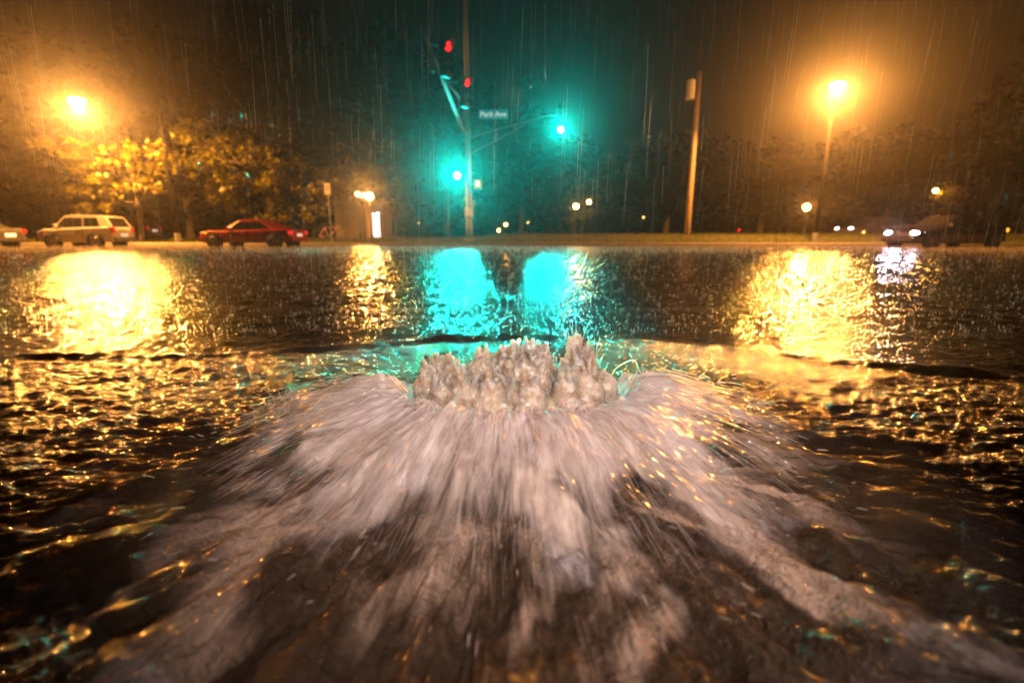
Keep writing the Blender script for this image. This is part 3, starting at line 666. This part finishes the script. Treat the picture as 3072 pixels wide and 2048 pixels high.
b = MB(); b.tube([L_(q), L_(q2)], .028, 6); b.build('arm_bracket', M['steel'], root)
def TR(xd, yd, D=26.8): return L_(at(xd, yd, D))
b = MB()
b.tube([TR(1080, 316), TR(1140, 297), TR(1200, 281), TR(1240, 269), TR(1268, 264), TR(1288, 268), TR(1290, 276)], [.035] * 7, 7)
b.tube([TR(1080, 352), TR(1140, 322), TR(1180, 300), TR(1206, 284), TR(1236, 271)], [.035] * 5, 7)
b.tube([TR(1141, 297), TR(1141, 321)], .026, 6); b.tube([TR(1182, 287), TR(1182, 299)], .026, 6)
b.build('truss_arm', M['steel'], root, smooth=True)

def signal(loc, face, lit, label, bracket_to=None, housing='signal_black', scale=1.0):
    """lit: index 0 top 1 mid 2 bottom; loc is the centre of the lit lens; face: heading of the lens (deg, 0 = towards the viewer)"""
    zc = -.36 * (1 - lit)
    r = empty('traffic_signal', (loc[0], loc[1], loc[2] + zc + (0 if lit == 1 else 0)), radians(face)); r.scale = (scale,) * 3
    tag(r, label, 'traffic signal', 'traffic signals at the crossing')
    b = MB()
    for k in range(3): b.box((0, .12, (1 - k) * .36), (.36, .2, .345))
    b.box((0, .235, 0), (.2, .03, 1.0)); b.build('housing', M[housing], r, bevel=.02)
    for k in range(3):
        z = (1 - k) * .36
        b = MB(); b.sphere((0, .005, z), .145, 18, 10, (1, .22, 1))
        on = k == lit; b.build('lens', M['green_on'] if on and lit == 2 else M['red_on'] if on else M['lens_off'], r, smooth=True)
        b = MB(); n_ = 14; vs = []; fs = []                 # open cut-away visor
        for i in range(n_ + 1):
            a = radians(-38) + radians(256) * i / n_; dpt = .10 + .16 * max(0, sin(a))
            for rr_ in (.158, .166):
                vs.append((cos(a) * rr_, .015, z + sin(a) * rr_)); vs.append((cos(a) * rr_, -dpt, z + sin(a) * rr_))
        for i in range(n_):
            q_ = i * 4; fs += [(q_, q_ + 1, q_ + 5, q_ + 4), (q_ + 2, q_ + 6, q_ + 7, q_ + 3), (q_ + 1, q_ + 3, q_ + 7, q_ + 5)]
        b.add(vs, fs); b.build('visor', M[housing], r)
    if bracket_to is not None:
        mw = Matrix.Translation(r.location) @ Matrix.Rotation(radians(face), 4, 'Z') @ Matrix.Scale(scale, 4)
        e = mw.inverted() @ Vector(bracket_to)
        b = MB(); b.tube([(0, .24, .42), (0, .30, .42), e], .022, 6); b.tube([(0, .24, -.42), (0, .30, -.42), (0, .30, .42)], .02, 6); b.build('bracket', M['mast'], r)
    return r
G1 = at(1050, 400, 26.6); signal(G1, 2, 2, 'green traffic signal low on the left side of the steel pole', (PX, 27, G1.z + .7), scale=1.15)
G2 = at(1288, 297, 26.5); signal(G2, 2, 2, 'green traffic signal hanging at the tip of the thin truss arm', at(1290, 276, 26.8), scale=1.0)
R1 = at(1028, 104, 16.9); signal(R1, 58, 0, 'upper red traffic signal at the near end of the mast arm', (-2.65, 16.9, 6.42))
R2 = at(1072, 187, 20.3); signal(R2, 58, 0, 'lower red traffic signal in front of the tall pole', (-2.64, 20.6, 6.32))
point('green_signal_light', G1 + Vector((0, -.35, 0)), CYAN, 9500, .12, aim=G1 + Vector((.4, -6, -.3)), spot=130); point('green_signal_light', G2 + Vector((0, -.33, 0)), CYAN, 6000, .12, aim=G2 + Vector((-.3, -6, -.5)), spot=130)
# pedestrian signal
p = at(1097, 422, 26.7); r = empty('pedestrian_signal', p, 0); tag(r, 'small pedestrian signal glowing pale yellow right of the steel pole', 'pedestrian signal')
b = MB(); b.box((0, .12, 0), (.42, .2, .48)); b.tube([(0, .1, 0), (-.5, .3, 0)], .025, 6); b.build('housing', M['signal_yellow'], r, bevel=.02)
b = MB(); b.box((-.01, -.005, -.02), (.14, .03, .17)); 
for k in range(4): b.box((-.065 + k * .036, -.005, .10 + (.012 if 0 < k < 3 else 0)), (.027, .03, .10))
b.box((.085, -.005, .0), (.03, .03, .09), 0); b.build('hand_symbol', M['hand_on'], r)
# street name sign
p = at(1133, 262, 26.6); r = empty('street_sign', p, radians(-3)); tag(r, 'teal green street name sign reading Park Ave beside the tall pole', 'street sign')
b = MB(); b.box((0, 0, 0), (1.50, .02, .46)); b.build('sign_panel', M['greensign'], r, bevel=.008)
b = MB(); b.box((-1.15, .05, .1), (.9, .03, .04)); b.box((-1.15, .05, -.1), (.9, .03, .04)); b.build('bracket', M['steel'], r)
fc = bpy.data.curves.new('lettering', 'FONT'); fc.body = 'Park Ave'; fc.size = .37; fc.align_x = 'CENTER'; fc.align_y = 'CENTER'; fc.extrude = .004; fc.offset = .004; fc.materials.append(M['signtext'])
tmp = bpy.data.objects.new('tmp', fc); COL.objects.link(tmp); bpy.context.view_layer.update(); lm = bpy.data.meshes.new_from_object(tmp.evaluated_get(bpy.context.evaluated_depsgraph_get())); bpy.data.objects.remove(tmp)
fo_ = bpy.data.objects.new('lettering', lm); COL.objects.link(fo_); fo_.parent = r; fo_.location = (0, -.02, 0); fo_.rotation_euler = (pi / 2, 0, 0)

# ------------------------------------------------------------------ utility pole, small sign, bicycle
p = at(1578, 541, 31.0); zb = gz(np.array(p.x), np.array(31.0)).item()
root = empty('utility_pole', (p.x, 31.0, zb)); tag(root, 'tall wooden utility pole lit orange on its right side', 'utility pole')
b = MB(); b.tube([(0, 0, -.1), (0, 0, 4), (0, 0, 9.3)], [.175, .16, .13], 16); b.build('shaft', M['wood'], root, smooth=True)
b = MB(); b.tube([(.13, -.11, .1), (.12, -.11, 7.0)], .03, 6); b.build('conduit', M['steel'], root)
b = MB(); b.tube([(-.50, -.2, 7.75), (-.50, -.2, 8.75)], [.25, .25], 14); b.tube([(-.50, -.2, 8.75), (-.5, -.2, 8.85)], [.25, .12], 14); b.build('transformer', mat('grey_can', (.5, .46, .44), .5), root)

p = at(752, 433, 26.0); g_ = gz(np.array(p.x), np.array(26.0)).item()
root = empty('parking_sign', (p.x, 26.0, g_)); tag(root, 'small white upright sign on a thin post behind the bicycle', 'sign')
b = MB(); b.tube([(0, .02, 0), (0, .02, p.z - g_ + .25)], .025, 6); b.build('post', M['steel'], root)
b = MB(); b.box((0, -.02, p.z - g_), (.31, .015, .56)); b.build('sign_panel', M['white'], root, bevel=.01)
b = MB(); b.box((0, -.03, p.z - g_ + .10), (.2, .004, .05)); b.box((0, -.03, p.z - g_ - .02), (.22, .004, .035)); b.build('marking', mat('faded_red_print', (.5, .22, .2), .5), root)

def bicycle(x, y, rz):
    z = gz(np.array(x), np.array(y)).item()
    root = empty('bicycle', (x, y, z), rz); tag(root, 'old pinkish bicycle leaning on the grass by the white sign', 'bicycle')
    for k, wx in enumerate((-.52, .52)):
        wroot = MB(); wroot.ring((wx, 0, .34), (0, 1, 0), .32, .02, 28, 6); wo = wroot.build('wheel', M['tyre'], root, smooth=True)
        b = MB(); b.ring((wx, 0, .34), (0, 1, 0), .30, .008, 28, 5); b.disc((wx, 0, .34), (0, 1, 0), .03, .08)
        for i in range(12):
            a = 2 * pi * i / 12; b.tube([(wx, 0, .34), (wx + cos(a) * .3, 0, .34 + sin(a) * .3)], .002, 4)
        b.build('rim', M['rim'], wo)
    b = MB(); bb = (-.07, 0, .28); seat = (-.20, 0, .78); head = (.33, 0, .80)
    for a_, b__ in ((bb, seat), (seat, head), (bb, (.36, 0, .68)), (bb, (-.52, 0, .34)), (seat, (-.52, 0, .34)), (head, (.37, 0, .62))): b.tube([a_, b__], .018, 7)
    b.build('frame', M['bike'], root, smooth=True)
    b = MB(); b.tube([(.36, 0, .64), (.42, 0, .5), (.52, 0, .34)], .014, 6); b.build('fork', M['bike'], root)
    b = MB(); b.sphere((-.23, 0, .86), .12, 10, 6, (1.1, .6, .3)); b.tube([(-.22, 0, .78), (-.23, 0, .85)], .014, 6); b.build('saddle', M['darkmetal'], root, smooth=True)
    b = MB(); b.tube([(.33, 0, .8), (.31, 0, .92)], .014, 6); b.tube([(.22, -.26, .95), (.36, -.2, .94), (.33, 0, .93), (.36, .2, .94), (.22, .26, .95)], .012, 6); b.build('handlebar', M['steel'], root)
    b = MB(); b.disc((-.07, -.04, .28), (0, 1, 0), .09, .01, 16); b.tube([(-.07, -.06, .28), (-.0, -.06, .14)], .01, 5); b.box((.02, -.1, .13), (.09, .08, .02)); b.tube([(-.07, .06, .28), (-.14, .06, .42)], .01, 5); b.box((-.14, .1, .43), (.09, .08, .02)); b.build('crank', M['steel'], root)
    return root
p = at(757, 548, 26.2); bicycle(p.x, 26.2, radians(12))

# ------------------------------------------------------------------ cars
def car(name, loc, rz, L, W, H, kind, paint, label, head=None, tail=None, ride=.0):
    """nose along -X. kind: 'hatch' or 'sedan'"""
    root = empty(name, loc, rz); tag(root, label, 'car', 'cars on the far side of the flooded road')
    hl = L / 2; bz = .22; belt = H * .60
    # lower body stations (x, zbottom, ztop, halfwidth)
    if kind == 'hatch':
        st = [(-hl, .35, .60, .66), (-hl + .12, .24, .74, .80), (-hl + .45, bz, .86, .87), (-hl + 1.05, bz, belt - .04, .89), (-.25 * hl, bz, belt, .90), (.35 * hl, bz, belt + .04, .90), (hl - .35, bz, belt + .08, .88), (hl - .08, .26, belt + .06, .84), (hl, .36, belt - .05, .76)]
        roof = [(-.52 * hl, belt - .03, .80), (-.20 * hl, H - .05, .68), (.05 * hl, H, .69), (.55 * hl, H - .02, .69), (hl - .32, H - .08, .67), (hl - .06, belt + .04, .78)]
    else:
        st = [(-hl, .35, .56, .62), (-hl + .15, .22, .70, .78), (-hl + .6, bz, .80, .86), (-hl + 1.2, bz, belt, .88), (-.1 * hl, bz, belt + .03, .89), (.4 * hl, bz, belt + .06, .89), (hl - .55, bz, belt + .08, .87), (hl - .12, .26, belt + .06, .82), (hl, .38, belt - .10, .74)]
        roof = [(-.46 * hl, belt - .02, .78), (-.10 * hl, H - .06, .64), (.12 * hl, H, .64), (.32 * hl, H - .04, .64), (.74 * hl, belt + .05, .74)]
    ws = W / 1.80
    b = MB(); vs = []; fs = []
    for x, zb_, zt, hw in st:
        hw *= ws; zm = zb_ + (zt - zb_) * .55
        vs += [(x, -hw * .93, zb_), (x, -hw, zm), (x, -hw * .97, zt - .05), (x, -hw * .90, zt), (x, hw * .90, zt), (x, hw * .97, zt - .05), (x, hw, zm), (x, hw * .93, zb_)]
    n = 8
    for i in range(len(st) - 1):
        for k in range(n):
            a = i * n + k; c = i * n + (k + 1) % n; fs.append((a, a + n, c + n, c))
    fs.append(tuple(range(n))); fs.append(tuple(range((len(st) - 1) * n + n - 1, (len(st) - 1) * n - 1, -1)))
    b.add(vs, fs); b.build('body', paint, root, smooth=False, bevel=.03)
    # cabin: roof and pillars in paint, panes set slightly proud
    b = MB(); vs = []; fs = []
    for x, z, hw in roof:
        hw *= ws; vs += [(x, -hw, z), (x, hw, z)]
    base = []
    for x, z, hw in roof: base.append((x, min(z, belt)))
    m_ = len(roof); low = [(x, -roof[0][2] * ws * 1.02 if True else 0, belt - .03) for x, z, hw in roof] + [(x, roof[0][2] * ws * 1.02, belt - .03) for x, z, hw in roof]
    vs += low
    for i in range(m_ - 1):
        fs.append((2 * i, 2 * i + 2, 2 * i + 3, 2 * i + 1))
        fs.append((2 * i, 2 * m_ + i, 2 * m_ + i + 1, 2 * i + 2)); fs.append((2 * i + 1, 2 * i + 3, 3 * m_ + i + 1, 3 * m_ + i))
    b.add(vs, fs); b.build('cabin', paint, root, bevel=.02)
    def quad_pane(name, pts, off):
        b = MB(); o_ = Vector(off); P_ = [Vector(q) for q in pts]; nn = len(P_)
        b.add([q + o_ for q in P_] + [q - o_ * .4 for q in P_], [tuple(range(nn)), tuple(range(2 * nn - 1, nn - 1, -1))] + [(i, (i + 1) % nn, nn + (i + 1) % nn, nn + i) for i in range(nn)])
        return b.build(name, M['glass'], root)
    wb = roof[0][2] * ws * 1.02; wr = roof[1][2] * ws
    def side_y(z, s): t = (z - belt) / (H - belt); return s * (wb + (wr - wb) * t)
    zlo, zhi = belt + .05, H - .13
    xf0, xf1 = roof[0][0], roof[1][0]; xr1, xr0 = roof[-2][0], roof[-1][0]
    def fx(z): return xf0 + (xf1 - xf0) * (z - belt) / (H - .05 - belt)
    def rx(z): return xr0 + (xr1 - xr0) * (z - belt) / (H - .06 - belt)
    mid = (fx(zhi) + rx(zhi)) / 2 - .05; cut = rx(zhi) - .25 if kind == 'hatch' else rx(zhi) - .02
    for s in (-1, 1):
        for x0, x1, x2, x3 in ((fx(zlo) + .14, mid - .03, mid - .03, fx(zhi) + .10), (mid + .03, (rx(zlo) - .45) if kind == 'hatch' else rx(zlo) - .30, cut - .12, mid + .03)):
            quad_pane('side_window', [(x0, side_y(zlo, s), zlo), (x1, side_y(zlo, s), zlo), (x2, side_y(zhi, s), zhi), (x3, side_y(zhi, s), zhi)], (0, s * .012, 0))
        b = MB(); b.box((fx(zlo) + .22, s * (wb + .13), zlo + .06), (.12, .20, .14)); b.build('wing_mirror', paint, root, bevel=.02)
        for xx in (mid - .20, mid + .75): 
            b = MB(); b.box((xx, s * .875 * ws * 1.02, belt - .10), (.18, .03, .035)); b.build('door_handle', M['rim'], root, bevel=.008)
        b = MB(); b.box((mid, s * .885 * ws * 1.005, .62), (.012, .02, .62)); b.build('door_seam', M['lens_off'], root)
        hm = head or M['headlens']
        b = MB(); b.sphere((-hl + .17, s * .60 * ws, .66), .17, 12, 8, (.75, 1.0, .5)); b.build('headlight', hm, root, smooth=True)
        tm = tail or M['tail_faint']
        b = MB(); b.box((hl - .09, s * .70 * ws, belt - .10), (.20, .22, .30 if kind == 'hatch' else .17)); b.build('taillight', tm, root, bevel=.03)
        b = MB(); b.box((-hl + .42, s * .855 * ws, .68), (.10, .05, .06)); b.build('side_marker', M['turn_on'] if head is None and paint is M['red'] else M['lens_off'], root)
    yw = .62 * ws
    quad_pane('windscreen', [(fx(zlo), -yw, zlo), (fx(zlo), yw, zlo), (fx(zhi), yw * .9, zhi), (fx(zhi), -yw * .9, zhi)], (-.02, 0, .015))
    quad_pane('rear_window', [(rx(zlo), -yw, zlo), (rx(zlo), yw, zlo), (rx(zhi), yw * .9, zhi), (rx(zhi), -yw * .9, zhi)], (.02, 0, .015))
    b = MB(); b.box((hl + .005, 0, .58), (.02, .50, .14)); b.build('licence_plate', M['plate'], root)
    for bx_ in (hl - .02, -hl + .03):
        b = MB(); b.box((bx_, 0, .38), (.16, 1.48 * ws, .18)); b.build('bumper', M['darkmetal'] if kind == 'hatch' else paint, root, bevel=.03)
    for wx in (-hl + .82, hl - .80):
        for s in (-1, 1):
            b = MB(); b.disc((wx, s * .82 * ws, .31), (0, 1, 0), .37, .17 * ws, 24); b.build('wheel_arch', M['lens_off'], root)
            b = MB(); b.disc((wx, s * .83 * ws, .31), (0, 1, 0), .315, .20, 24); wo = b.build('wheel', M['tyre'], root, bevel=.02)
            b = MB(); b.ring((wx, s * .935 * ws, .31), (0, 1, 0), .19, .018, 20, 5); b.disc((wx, s * .93 * ws, .31), (0, 1, 0), .055, .03, 12)
            for i in range(5):
                a = 2 * pi * i / 5; b.tube([(wx, s * .935 * ws, .31), (wx + cos(a) * .19, s * .935 * ws, .31 + sin(a) * .19)], .02, 5)
            b.build('rim', M['rim'], wo)
    return root
def car_at(x0, x1, yb, Yd, *a, rz=0.0, **k):
    pa, pb = at(x0, yb, Yd), at(x1, yb, Yd)
    return pa, pb
WZ = -.06
car('parked_car', (-20.55, 23.9, WZ), radians(4), 3.5, 1.66, 1.50, 'hatch', M['silver'], 'silver hatchback standing in the floodwater below the maple at far left')
car('parked_car', (-12.3, 23.6, WZ), radians(-4), 4.5, 1.78, 1.30, 'sedan', M['red'], 'bright red sedan with glowing tail lamps left of the bicycle', tail=M['tail_on'])
car('parked_car', (-23.6, 29.6, .18), radians(8), 4.2, 1.7, 1.40, 'sedan', M['darkgrey'], 'dark grey car on the grass behind the trunk of the left maple')
car('parked_car', (-24.4, 21.8, WZ), radians(3), 4.4, 1.8, 1.40, 'sedan', M['darkgrey'], 'black car cut off by the left edge with a dull red tail lamp', tail=M['tail_faint'])
car('moving_car', (19.7, 22.6, WZ), radians(10), 4.9, 1.85, 1.50, 'sedan', M['maroon'], 'dark maroon sedan with glaring white headlights at the right', head=M['head_on'], tail=M['turn_on'])
hlp = Vector((17.0, 21.8, .66)); point('headlight_beam', hlp, (1, .8, .95), 260, .1, aim=(8, 20, 0), spot=110)
car('far_car', (at(2000, 540, 34).x, 34.0, .25), radians(6), 4.4, 1.8, 1.45, 'sedan', M['darkgrey'], 'distant dark car in front of the nose of the maroon sedan', head=M['whitelamp'])
for xd, yd, Yd, m_, lab in ((1895, 541, 60, 'whitelamp', 'tiny white distant light right of the short park lamp post'), (1938, 527, 62, 'hps_far', 'tiny yellow distant light left of the far car'), (1990, 541, 60, 'whitelamp', 'tiny white distant light just left of the far car'),
                            (2012, 520, 55, 'hps_far', 'tiny yellow distant light above the far car'), (1698, 527, 70, 'red_on', 'tiny red distant light right of the wooden utility pole')):
    p = at(xd, yd, Yd); g = gz(np.array(p.x), np.array(float(Yd))).item(); r = empty('distant_light', (p.x, Yd, g)); tag(r, lab, 'distant light', 'tiny lights far across the park')  # specks taken for far car lights, modelled as globes on posts
    b = MB(); b.tube([(0, 0, 0), (0, 0, max(.1, p.z - g - .1))], .06, 8); b.build('post', M['darkmetal'], r)
    b = MB(); b.sphere((0, 0, p.z - g), .11, 10, 7); b.build('globe', M[m_], r, smooth=True)

# ------------------------------------------------------------------ park building with lit doorway
p0, p1 = at(772, 545, 46), at(884, 545, 46); g = .2
root = empty('park_building', ((p0.x + p1.x) / 2, 46.0, g)); tag(root, 'small pale park building with a bright doorway behind the lamp cluster', 'building')
bw = p1.x - p0.x; hh = 3.6; dx = at(862, 540, 46).x - root.location.x
b = MB(); b.box(((-bw / 2 + dx - .55) / 2, 0 + 1.5, hh / 2), (bw / 2 + dx - .55, 3, hh)); b.box(((bw / 2 + dx + .55) / 2, 1.5, hh / 2), (bw / 2 - dx - .55, 3, hh)); b.box((dx, 1.5, (hh + 2.2) / 2), (1.1, 3, hh - 2.2)); b.build('wall', M['brickwall'], root)
b = MB(); vs = [(-bw / 2 - .4, -.5, hh), (bw / 2 + .4, -.5, hh), (bw / 2 + .4, 3.5, hh), (-bw / 2 - .4, 3.5, hh), (-bw / 2 + .5, 1.5, hh + 1.1), (bw / 2 - .5, 1.5, hh + 1.1)]
b.add(vs, [(0, 1, 5, 4), (2, 3, 4, 5), (1, 2, 5), (3, 0, 4), (3, 2, 1, 0)]); b.build('roof', M['rooftile'], root)
b = MB(); b.box((dx, .25, 1.1), (.9, .06, 2.1)); b.build('door', M['doorlight'], root)
b = MB()
for sx_ in (-.52, .52): b.box((dx + sx_, -.03, 1.1), (.07, .05, 2.2))
b.box((dx, -.03, 2.23), (1.1, .05, .07)); b.build('door_frame', M['darkmetal'], root)
for k in (-.2, .35):
    b = MB(); b.sphere((dx + k, -.12, 2.05 + .1), .10, 10, 7); b.build('wall_lamp', M['whitelamp'], root, smooth=True)

# ------------------------------------------------------------------ trees
def leaves(clusters, size, rnd):
    """clusters: list of (centre, radius, n). returns mesh of pointed leaf faces"""
    C = np.concatenate([np.repeat(np.array([c]), n, 0) + rnd.normal(0, 1, (n, 3)) * np.array([r, r, r * .55]) * .55 for c, r, n in clusters])
    n = len(C); a = rnd.uniform(0, 2 * pi, n); tl = rnd.normal(0, .55, n); s = size * rnd.uniform(.6, 1.3, n)
    ux = np.stack([np.cos(a), np.sin(a), np.zeros(n)], -1); nv = np.stack([-np.sin(a) * np.sin(tl), np.cos(a) * np.sin(tl), np.cos(tl)], -1); vy = np.cross(nv, ux)
    vy[:, 2] -= .35
    def P(u, v): return C + (ux * u + vy * v) * s[:, None]
    V = np.stack([P(0, -.6), P(.45, -.25), P(.55, .2), P(.15, .2), P(0, .65), P(-.15, .2), P(-.55, .2), P(-.45, -.25)], 1)
    V[:, [2, 6], 2] -= .1 * s[:, None]
    F = np.arange(n * 8).reshape(n, 8)
    return V.reshape(-1, 3), F
def tree(x, y, h_trunk, clusters, label, leafm, size, name='tree', trunk_r=.2, group='trees beyond the flooded road', lean=(0, 0), seed=0, nl=60):
    rnd = np.random.RandomState(seed + 100); z0 = gz(np.array(x), np.array(y)).item()
    root = empty(name, (x, y, z0)); tag(root, label, 'tree', group)
    b = MB(); top = Vector((lean[0], lean[1], h_trunk)); mid = top * .5 + Vector((.12, 0, 0))
    b.tube([(0, 0, -.1), (0, 0, .25), mid, top], [trunk_r * 1.5, trunk_r, trunk_r * .8, trunk_r * .55], 10)
    for c, r, n in clusters[::max(1, len(clusters) // 26)]:
        c = Vector(c); s = mid.lerp(top, rnd.uniform(0, 1)); m_ = s.lerp(c, .5) + Vector((0, 0, .25))
        b.tube([s, m_, c], [trunk_r * .35, trunk_r * .2, .015], 6)
    b.build('trunk', M['bark'], root, smooth=True)
    V, F = leaves(clusters, size, rnd)
    link_mesh('crown', np_mesh('crown', V, F, False), leafm, root)
    return root
def blob_clusters(cx, cy_, cz, rx, ry, rz_, nclu, cr, nl, rnd, shell=.5):
    out = []
    while len(out) < nclu:
        v = rnd.normal(0, 1, 3); v /= np.linalg.norm(v) + 1e-9; q = shell + (1 - shell) * rnd.rand()
        p_ = v * q * (1 + .18 * rnd.normal())
        out.append(((cx + p_[0] * rx, cy_ + p_[1] * ry, cz + p_[2] * rz_), cr * rnd.uniform(.6, 1.3), int(nl * rnd.uniform(.6, 1.2))))
    return out
# the two lit maples: sprays placed to the outline seen in the survey photo
def sprays(pts, Y0, tx, rnd, n=40, cr=.42):
    out = []
    for xd, yd, wd_ in pts:
        for k in range(3):
            p = at(xd + rnd.normal() * wd_, yd + rnd.normal() * 9, Y0 + rnd.uniform(-1.4, 1.4)); out.append(((p.x - tx[0], p.y - tx[1], p.z - tx[2]), cr * rnd.uniform(.6, 1.2), int(n * rnd.uniform(.5, 1.2))))
    return out
rnd = np.random.RandomState(21)
t1p = [(90, 328, 8), (115, 332, 8), (140, 335, 10), (170, 330, 10), (200, 332, 10), (225, 345, 12), (262, 345, 12), (285, 330, 10), (300, 350, 14), (180, 360, 12), (200, 372, 14), (240, 372, 14), (320, 360, 14), (350, 345, 12), (375, 340, 10), (390, 355, 10),
       (165, 385, 12), (195, 405, 14), (225, 400, 12), (265, 410, 14), (330, 385, 12), (360, 390, 12), (390, 375, 12), (170, 420, 8), (215, 430, 10), (265, 440, 10), (290, 428, 12), (325, 420, 10), (250, 455, 6), (190, 478, 12), (215, 470, 12), (250, 465, 10), (345, 425, 10), (310, 380, 16), (150, 350, 12)]
tx = (at(318, 500, 27.3).x, 27.3, 0.2)
tree(tx[0], tx[1], 3.6, sprays(t1p, 26.8, tx, rnd, 26), 'maple with bright yellow leaves right under the left street lamp', M['leaf'], .20, 'maple_tree', .14, seed=1)
t2p = []
for _ in range(74):
    u = rnd.rand(); xd = 415 + 350 * u; top = 275 + 110 * u ** 1.1; bot = 400 + 120 * min(1, u * 2.0) - 20 * (u > .8)
    t2p.append((xd, top + (bot - top) * rnd.rand(), 10))
tx = (at(700, 545, 28.5).x, 28.5, 0.2)
tree(tx[0], tx[1], 3.2, sprays(t2p, 28.0, tx, rnd, 30, .45), 'leafy maple with greener drooping boughs over the red sedan', M['leaf'], .19, 'maple_tree', .13, seed=2)
# dark trees behind
specs = [(-34, 37, 13, 6, 'dark tree behind the left street lamp'), (-26, 40, 15, 6.5, 'tall dark tree above the silver hatchback'), (-18.5, 38, 16, 6, 'tall dark tree filling the sky over the red sedan'), (-11.5, 40, 15.5, 5.5, 'dark tree with a bare lower trunk behind the white sign'),
         (-6.8, 52, 16, 6, 'dark tree behind the bright lamp cluster'), (1.0, 56, 13, 5, 'dim round tree behind the green signals'), (7.5, 62, 11, 5.5, 'dim tree behind the twin lamps right of the signal pole'), (15.5, 50, 9.0, 5.5, 'dark round tree right of the wooden utility pole'),
         (24, 48, 8.2, 5.5, 'dark tree under the right street lamp'), (33, 44, 9.0, 6, 'dark tree behind the maroon sedan'), (43, 40, 14, 7, 'tall dark tree at the right edge'), (-1.5, 70, 17, 8, 'tallest far tree behind the signal pole'), (-44, 38, 14, 7, 'dark tree at the far left edge')]
for i, (x, y, h, rad, lab) in enumerate(specs):
    rnd2 = np.random.RandomState(50 + i); cl = blob_clusters(0, 0, h * .60, rad, rad * .8, h * .42, 95, 1.35, 100, rnd2)
    tree(x, y, h * .55, cl, lab, M['leafdark'], .44, 'park_tree', .28, seed=10 + i)
# small lit bits near the little lamps
for i, (xd, yd, Yd, lab, sp_) in enumerate(((1335, 492, 52, 'small leafy tree lit by the twin park lamps', 26), (2185, 452, 39.5, 'low bough of yellow leaves beside the lamp above the maroon sedan', 28), (905, 480, 42, 'slim young tree lit at its left by the lamp cluster', 16))):
    rnd2 = np.random.RandomState(80 + i); p = at(xd, yd, Yd); g = gz(np.array(p.x), np.array(float(Yd))).item(); k_ = Yd / 490 * 1024 / 2352
    cl = blob_clusters(0, 0, p.z - g, sp_ * 1.4 * k_, 1.0, sp_ * k_, 34, .35, 26, rnd2, .2)
    tree(p.x, Yd, max(1.0, p.z - g - .3), cl, lab, M['leaf'], .2, 'small_tree', .07, seed=30 + i)
# far treeline as one mass
rnd2 = np.random.RandomState(99); cl = []
for i in range(420):
    x = rnd2.uniform(-100, 100); y = rnd2.uniform(85, 105); cl.append(((x, y, rnd2.uniform(0, 7 + 3 * sin(x * .12) + 2 * sin(x * .37))), 2.4, 34))
V, F = leaves(cl, .9, rnd2)
tag(link_mesh('far_woods', np_mesh('far_woods', V, F, False), M['leafdark']), 'far dark treeline closing the park behind the lamps', 'woods', kind='stuff')

# ------------------------------------------------------------------ rain and raindrop splashes
arr = []
for i in range(5500):
    y = 1.3 + 22 * rn.rand() ** 1.3; x = rn.uniform(-1.15, 1.15) * y; z = CH + rn.uniform(-.05, .95) * y
    if z < .05: continue
    l = rn.uniform(.08, .26) * (1 + y * .04); r = (.0004 + .00008 * y) * rn.uniform(.6, 1.2)
    arr.append(((x, y, z), (rn.normal() * .02 - .02, rn.normal() * .03, -1), l, r, r * .6, 0.))
o = strands(arr, 1, 'rain', M['drop'], None, 3); tag(o, 'fine near vertical streaks of heavy rain over the whole crossing', 'rain', kind='stuff')
arr = []
for i in range(17000):
    y = 2.9 + 21 * rn.rand() ** 1.25; x = rn.uniform(-1.15, 1.15) * y
    s = rn.uniform(.2, 1.0) ** 1.5 * (.8 + .045 * y)
    for k in range(1 if rn.rand() < .6 else 3):
        arr.append(((x + rn.normal() * .012 * (k > 0), y + rn.normal() * .01, .004), (rn.normal() * .22, rn.normal() * .2, 1), .035 * s * rn.uniform(.4, 1), .0022 * s, .0014 * s, 0.))
for i in range(9000):                                 # mist of splashes kicked up along the far edge
    y = rn.uniform(15, 24.7); x = rn.uniform(-1.15, 1.15) * y
    arr.append(((x, y, .004), (rn.normal() * .3, rn.normal() * .2, 1), rn.uniform(.02, .09), .003, .0015, 0.))
o = strands(arr, 2, 'raindrop_splashes', M['drop'], None, 4); tag(o, 'countless tiny splashes where raindrops hit the flooded road', 'splashes', kind='stuff')

# ------------------------------------------------------------------ light on the gush from the viewer's side
point('photographer_lamp', (.35, -.8, 1.55), (1, .78, .75), 500, .15, aim=(.05, 1.5, .1), spot=50)
